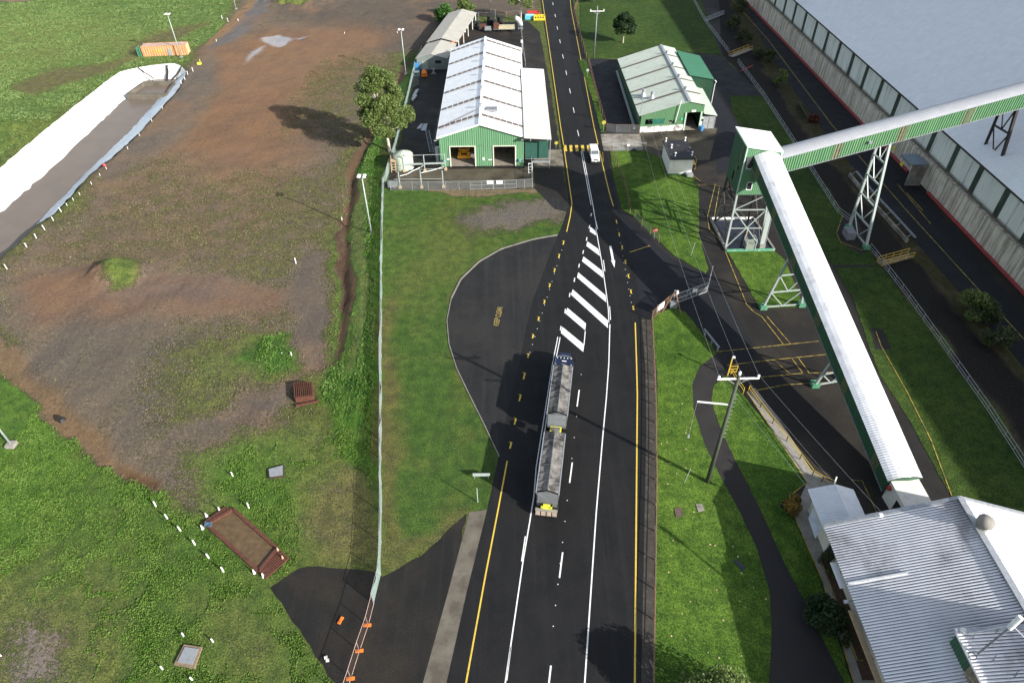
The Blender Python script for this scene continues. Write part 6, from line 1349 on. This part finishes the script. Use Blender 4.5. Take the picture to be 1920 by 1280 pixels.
disc('yellow round sign on the gravel beside the lean-to',at(1042.5,278),1.2,.36,mSignY); disc('yellow sign on the narrow verge at the black yard corner',at(1131,246),2.0,.42,mSignY); disc('small white round sign on the low driveway fence',at(1177,284),1.4,.28,mSignW); disc('pale sign on a post beside the road above the black yard',at(1101,146),1.9,.36,mPale)
f = MB(); p = at(1189,283); f.cyl(p+V(0,0,.2),.45,.12,12); single('tyre','black tyre hanging beside the round sign','tyre',f,mBlack)
for i,(x,y,l) in enumerate([(1283,905,'thin white stake beside the tall power pole'),(1295,480,'white guy stake at the lawn corner by the gate')]): f = MB(); b = at(x,y); f.bar(b,b+V(.3,0,2.6),.05); single('stake',l,'stake',f,mPale)
f = MB()
lp_ = W2(lawns['f']); cnt = 0
while cnt < 45:
    x, y = random.uniform(14,34), random.uniform(24,62)
    if sdist(np.array([x]), np.array([y]), lp_)[0] > .3:
        a = random.uniform(0,6.28); s_ = random.uniform(.06,.13); f.add([(x+s_*math.cos(a+k*1.57),y+s_*math.sin(a+k*1.57),.09+.02*(k % 2)) for k in range(4)],[(0,1,2,3)]); cnt += 1
tag(f.build('fallen_leaves', M('dry_leaves',(.45,.38,.18),.7,0,.3,2)),'scattered dry yellow leaves on the south lawn','leaves',None,'stuff')
# ---------------------------------------------------------------- workshop yard clutter
tk2 = thing('water_tank', at(757,305), 'round pale green water tank with a conical top beside the mesh fence', 'water tank'); c = V(-21.3,125.9,0)
mTank = M('pale_green_tank',(.42,.47,.38),.6,0,.08,1)
f = MB(); f.lathe(c,[(2.0,0),(2.02,.5),(2.0,1.0),(2.02,1.5),(2.0,2.0),(2.02,2.5),(1.95,2.75),(.3,3.45),(.001,3.5)],28); f.build('tank_body',mTank,tk2,True)
f = MB(); f.tube([c+V(1.9,-.4,2.9),c+V(2.05,-.4,2.7),c+V(2.1,-.4,0)],.05,6); f.tube([c+V(-.7,-1.95,2.85),c+V(0,-.2,3.5),c+V(.7,-1.7,3.0)],.03,5); f.build('pipework',mGalvD,tk2)
rk_ = thing('pipe_gantry', at(795,340), 'pale steel pipe frame on concrete stubs in the corner of the workshop yard', 'pipe frame')
pb = [(750.6,353),(791,352.6),(831.7,352),(758.6,322),(797,321.7),(836,319)]
for x,y in pb:
    b = at(x,y); f = MB(); f.bar(b,b+V(0,0,3.6),.16); f.build('post',mPale,rk_); f = MB(); f.box(b+V(0,0,.25),(.5,.5,.5)); f.build('concrete_foot',mTan,rk_)
W_ = [at(*q_) for q_ in pb]
for a,b,z,w_ in ((0,2,1.9,.08),(3,5,3.4,.1),(3,5,1.55,.34),(3,5,.35,.1)): f = MB(); f.bar(W_[a]+V(-1,0,z),W_[b]+V(0,0,z),w_,w_*.6); f.build('cross_pipe',mPale,rk_)
f = MB(); f.tube([at(750,330,.3),at(762,327,.4),at(775,320,.5),at(790,313,.6),at(797,308,1.2)],.06,6); f.tube([at(790,324,.3),at(812,319,.35),at(832,313,.3)],.06,6); f.build('hose',mTrim,rk_)
st_ = thing('timber_steps', at(739,318), 'tan timber steps beside the water tank', 'steps'); p = at(739,322)
f = MB()
for s_ in (-.45,.45):
    f.bar(p+V(s_,-.3,0),p+V(s_,.3,2.2),.1); f.bar(p+V(s_,.9,0),p+V(s_,.9,3.0),.1)
for z in (.5,1.0,1.5,2.0): f.box(p+V(0,-.3+.6*z/2.2,z),(.9,.25,.06))
f.box(p+V(0,.6,2.2),(1.1,.9,.08)); f.build('frame',mTan,st_)
f = MB(); p = at(737,350); f.box(p+V(0,0,.6),(1.8,.9,1.1)); single('steel_cabinet','grey steel cabinet inside the fence corner','cabinet',f,mGalvD)
f = MB(); b = at(994.5,325)
for s_ in (-.35,.35): f.bar(b+V(s_,0,0),b+V(s_,.4,2.0),.1)
for z in (.1,.7,1.3,1.9): f.bar(b+V(-.35,z*.2,z),b+V(.35,z*.2,z),.1)
single('white_trolley','white ladder frame standing by the east yard fence','trolley',f,mTrim)
f = MB(); p = at(985,300); f.box(p+V(0,0,1.0),(.45,.3,1.2)); single('red_cabinet','red hose cabinet right of the workshop bays','cabinet',f,mRed)
mYG = M('rack_steel',(.20,.23,.25),.6,.3,.2,4)
lk = thing('pipe_rack', at(812,225), 'long rack of grey steel frames along the workshop west wall', 'rack')
for i in range(9):
    y = 129.5+i*2.6; f = MB(); x = -15.4-(.3 if i % 2 else 0)
    for z in (.3,1.0,1.7): f.bar((x,y,z),(x,y+2.3,z),.09)
    for yy in (y,y+2.3): f.bar((x,yy,0),(x,yy,2.1),.09); f.bar((x,yy,2.1),(x-.8,yy,.1),.07)
    f.build('frame',mYG,lk)
ld = thing('roof_ladder', at(805,268), 'long grey ladder lying on the yard beside the workshop', 'ladder')
a,b = at(801,244,.1), at(810,286,.1)
for s_ in (-.4,.4): f = MB(); f.bar(a+V(s_,0,0),b+V(s_,0,0),.08); f.build('stile',mGalv,ld)
f = MB()
for k in range(18): q_ = a.lerp(b,(k+.5)/18); f.bar(q_+V(-.4,0,0),q_+V(.4,0,0),.05)
f.build('rungs',mGalv,ld)
for i,(pp,lab) in enumerate([([(789,233),(794,232),(789,242),(781,242)],'left of two grey steel plates lying on the yard'),([(795,234),(802,233),(799,246),(789,246)],'right of two grey steel plates lying on the yard'),([(780,170),(786,169),(778,183),(773,182)],'grey plate leaning by the mesh fence lower down'),([(777,180),(783,181),(775,191),(771,189)],'lowest grey plate leaning by the mesh fence')]):
    f = MB(); f.prism([tuple(at(*q_).to_2d()) for q_ in pp],.03,.1+i*.1); single('steel_plate',lab,'plate',f,mGalv,'steel plates in the yard')
f = MB()
for k in range(7): x = at(778,165-k*3); f.bar(V(x.x-.5,x.y,.3+.06*k),V(x.x+.9,x.y+1.2,.5+.05*k),.1)
single('scrap_frames','heap of grey steel frames along the mesh fence','scrap heap',f,mYG)
f = MB(); p = at(783,131); f.box(p+V(0,0,.9),(1.2,1.4,1.8)); f.box(p+V(0,-.75,.9),(.9,.1,1.4)); single('blue_box','blue plastic box at the corner of the long shed','box',f,mBlue)
f = MB(); p = at(782,145); f.box(p+V(0,0,.5),(1.5,1.2,.2)); [f.bar(p+V(sx,sy,0),p+V(sx,sy,1.4),.1) for sx in (-.7,.7) for sy in (-.5,.5)]; f.box(p+V(0,0,1.4),(1.5,1.2,.1)); single('work_frame','dark work stand below the blue box','stand',f,mYG)
f = MB(); p = at(796,144); f.lathe(p+V(0,0,.5),[(.001,0),(.6,.1),(.75,.5),(.5,1.0),(.2,1.25),(.001,1.27)],14); f.box(p+V(0,-.2,.35),(1.4,.9,.25)); single('mixer','orange mixer drum in front of the long shed','mixer',f,mOrange)
f = MB(); p = at(813,140)
for k in range(5): f.bar(p+V(-.6+k*.3,0,0),p+V(.5-k*.25,.6,1.5),.07)
single('sawhorse','tangle of thin grey stands in front of the long shed','stand',f,mGalv)
for i,(x,y,mt,sz,lab) in enumerate([(838,107,mBlue,(.7,.8,1.2),'blue drum stack under the open side of the long shed'),(845,95,mRed,(1.2,1.3,1.3),'red machine under the open side of the long shed'),(850,86,mOrange,(.9,1.0,1.1),'orange crate under the open side of the long shed'),(857,78,mTrim,(.9,1.2,1.8),'white cabinet under the open side of the long shed'),(864,68,mRed,(.7,.9,1.6),'red cabinet further along the long shed'),(870,60,mTrim,(.8,1.1,1.6),'white locker near the far end of the long shed'),(876,53,mTan,(.9,1.0,1.2),'tan crate at the far end of the long shed'),(835,117,mGalv,(.8,.9,.8),'grey bin at the near end of the long shed opening')]):
    f = MB(); p = at(x,y); f.box(p+V(0,0,sz[2]/2),sz,.17); f.box(p+V(0,0,sz[2]+.04),(sz[0]*.7,sz[1]*.7,.08),.17); single('stored_item',lab,'stored goods',f,mt)
for i,(x,y,r_,h,lab) in enumerate([(884,52,1.2,1.6,'large black cable reel nearest the long shed'),(896,50,.9,1.4,'smaller black reel beside the large one'),(919,47,1.1,2.6,'black upright tank behind the yard left of centre'),(927,50,.8,1.8,'low black drum between the two tall tanks'),(938,47,1.1,2.4,'black upright tank behind the yard right of centre'),(955,52,1.2,1.2,'wide black drum right of the tall tanks')]):
    f = MB(); p = at(x,y); f.lathe(p,[(r_,0),(r_,.15),(r_*.8,.2),(r_*.8,h-.2),(r_,h-.15),(r_,h),(.2,h+.05)],16); single('black_drum',lab,'drum',f,mBlack,'black drums behind the workshop')
for x,y,l in ((898,46,'thin pole among the black reels'),(929,42,'dark pole between the black tanks'),(921,33,'tall thin pole behind the black tanks')): f = MB(); b = at(x,y); f.bar(b,b+V(0,0,3.6 if y > 40 else 8),.14); single('steel_pole',l,'post',f,mGalvD)
for i,(x,y,sz,mt,lab) in enumerate([(915,60,(1.8,1.2,.7),mGrate,'small green and white trolley behind the workshop'),(906,57,(1.8,1.6,.9),mRust,'rusty box trailer behind the workshop'),(931,58,(1.6,1.6,1.3),mRust,'brown rusty machine frame behind the workshop'),(950,58,(4.6,1.6,.8),M('cream_pipe_stack',(.42,.38,.24),.7,0,.3,2,(.12,.2,.18),.6,1.2),'long trailer stacked with cream pipes behind the workshop')]):
    root = thing('yard_trailer',at(x,y),lab,'trailer'); p = at(x,y); f = MB(); f.box(p+V(0,0,.7+sz[2]/2),sz); f.build('load',mt,root); f = MB(); f.box(p+V(0,0,.6),(sz[0]+.3,sz[1],.14)); f.build('deck',mYG,root)
    for s_ in (-1,1): f = MB(); f.tube([p+V(s_*sz[0]*.3-.1,-sz[1]/2,.3),p+V(s_*sz[0]*.3+.1,-sz[1]/2,.3)],.3,10); f.build('wheel',mBlack,root)
el = thing('duct_elbow',at(972,55),'curved pale steel duct elbow leaning at the yard corner','duct'); p = at(971,56)
f = MB(); f.tube([p+V(-.8+1.6*math.sin(a),0,1.0+2.2*math.cos(a)) for a in (0,.3,.6,.9,1.2,1.5)],.7,14); f.build('elbow',M('pale_blue_duct',(.55,.60,.66),.5,.2),el,True)
f = MB(); f.box(p+V(.8,-.3,.5),(1.4,.9,.1)); [f.bar(p+V(.8+sx,-.3+sy,0),p+V(.8+sx,-.3+sy,1.1),.08) for sx in (-.6,.6) for sy in (-.4,.4)]; f.build('stand',mGalv,el)
for x,y,mt,sz,l in ((1000,33,mRed,(3.6,1.8,1.6),'red open topped skip bin at the roadside'),(1011,38,M('yellow_bin_paint',(.62,.46,.03),.5),(3.4,1.4,1.3),'yellow slotted skip bin at the roadside')):
    root = thing('skip_bin',at(x,y),l,'skip bin'); p = at(x,y)
    f = MB()
    for dx,dy,sx,sy in ((0,-sz[1]/2,sz[0],.12),(0,sz[1]/2,sz[0],.12),(-sz[0]/2,0,.12,sz[1]),(sz[0]/2,0,.12,sz[1])): f.box(p+V(dx,dy,sz[2]/2+.1),(sx,sy,sz[2]))
    f.box(p+V(0,0,.3),(sz[0]-.1,sz[1]-.1,.1)); f.build('shell',mt,root)
    for k in range(4): f = MB(); f.box(p+V((k-1.5)*sz[0]*.22,-sz[1]/2-.07,sz[2]*.75),(.4,.04,.4)); f.build('slot',mDarkSt,root)
bt = thing('blue_tank',at(993,37),'light blue box tank beside the skip bins','tank'); p = at(993,37); f = MB(); f.box(p+V(0,0,.75),(2.8,1.3,1.2)); f.build('tank',M('light_blue_tank',(.10,.42,.58),.5),bt); f = MB(); f.box(p+V(0,0,1.4),(2.5,1.0,.12)); f.build('lid',M('pale_blue_lid',(.35,.62,.70),.5),bt)
f = MB(); b = at(979,100); f.bar(b,b+V(0,0,3.2),.12); f.box(b+V(-.1,0,3.1),(.5,.4,.7)); single('lamp_post','short white lamp post at the workshop rear corner','lamp post',f,mTrim)
# debris at the store wall
f = MB(); p = at(1598,190)
for k in range(9): a = p+V(random.uniform(-2,2),random.uniform(-1.5,1.5),0); f.bar(a+V(0,0,.2),a+V(random.uniform(-2,2),random.uniform(-1,1),random.uniform(.5,2.2)),.12)
single('fallen_frames','heap of bent grey frames against the store wall','scrap heap',f,mGalvD)
f = MB(); p = at(1528,200)
f.corr(at(1500,195,.1),at(1515,222,.1),at(1513,215,1.6),at(1498,188,1.6),.5,.06,0,(-1,0,0)); single('sheet_fence','short leaning corrugated sheet fence beside the rail side road','sheet fence',f,mGalv)
f = MB(); p = at(1788,392); f.tube([p+V(-.5,0,2.0),p+V(-.35,0,2.0)],.5,14); single('fire_reel','red fire hose reel on the concrete wall of the store','hose reel',f,mRed)
for x,y,l in ((1704,292,'yellow warning sign above the loading hood'),(1711,312,'yellow sign beside the loading hood')): f = MB(); p = at(x,y,0); f.box((76.9,p.y-1.2,2.2 if y < 300 else 1.2),(.06,1.0,.8)); single('warning_sign',l,'sign',f,mHi)
bk_ = thing('bicycle',at(1631,1227),'bicycle parked against the mill wall beside the walkway','bicycle'); p = at(1628,1238,.08)
for s_ in (-.52,.52):
    f = MB(); f.tube([p+V(.33*math.cos(a),s_+.33*math.sin(a)*.0,.34)+V(0,.33*math.sin(a),.0+0) if False else p+V(0,s_+.33*math.cos(a),.34+.33*math.sin(a)) for a in [i*math.pi/8 for i in range(17)]],.022,5); f.build('wheel',mBlack,bk_)
f = MB(); f.tube([p+V(0,-.52,.34),p+V(0,-.15,.8),p+V(0,.35,.8),p+V(0,.05,.34),p+V(0,-.15,.8)],.02,5); f.tube([p+V(0,.35,.95),p+V(0,.52,.34)],.02,5); f.bar(p+V(-.25,.33,.98),p+V(.25,.33,.98),.03); f.build('frame',mTrim,bk_)
f = MB(); f.box(p+V(0,-.18,.92),(.12,.25,.05)); f.build('saddle',mBlack,bk_)
# mast on the plant house roof
ms = thing('antenna_mast',(38.6,24.6,9.7),'guyed antenna mast with a white drum on the plant house roof','mast'); b = V(37.6,24.2,9.0)
f = MB(); f.bar(b,b+V(1.35,.6,3.2),.16); f.build('mast',mGalvD,ms); f = MB(); f.tube([b+V(1.35,.6,3.2),b+V(1.8,.85,4.5)],.22,12); f.build('drum',mTrim,ms)
for e in ((42.9,22.2,9.7),(37.2,25.8,9.0)): f = MB(); f.tube([b+V(1.5,.7,3.5),e],.025,4); f.build('guy_wire',mSignW,ms)
f = MB(); f.tube([b+V(-.55+.3*math.cos(i*.5),.3*math.sin(i*.5)-.2,.05) for i in range(14)],.03,5); f.build('cable_coil',mBlack,ms)
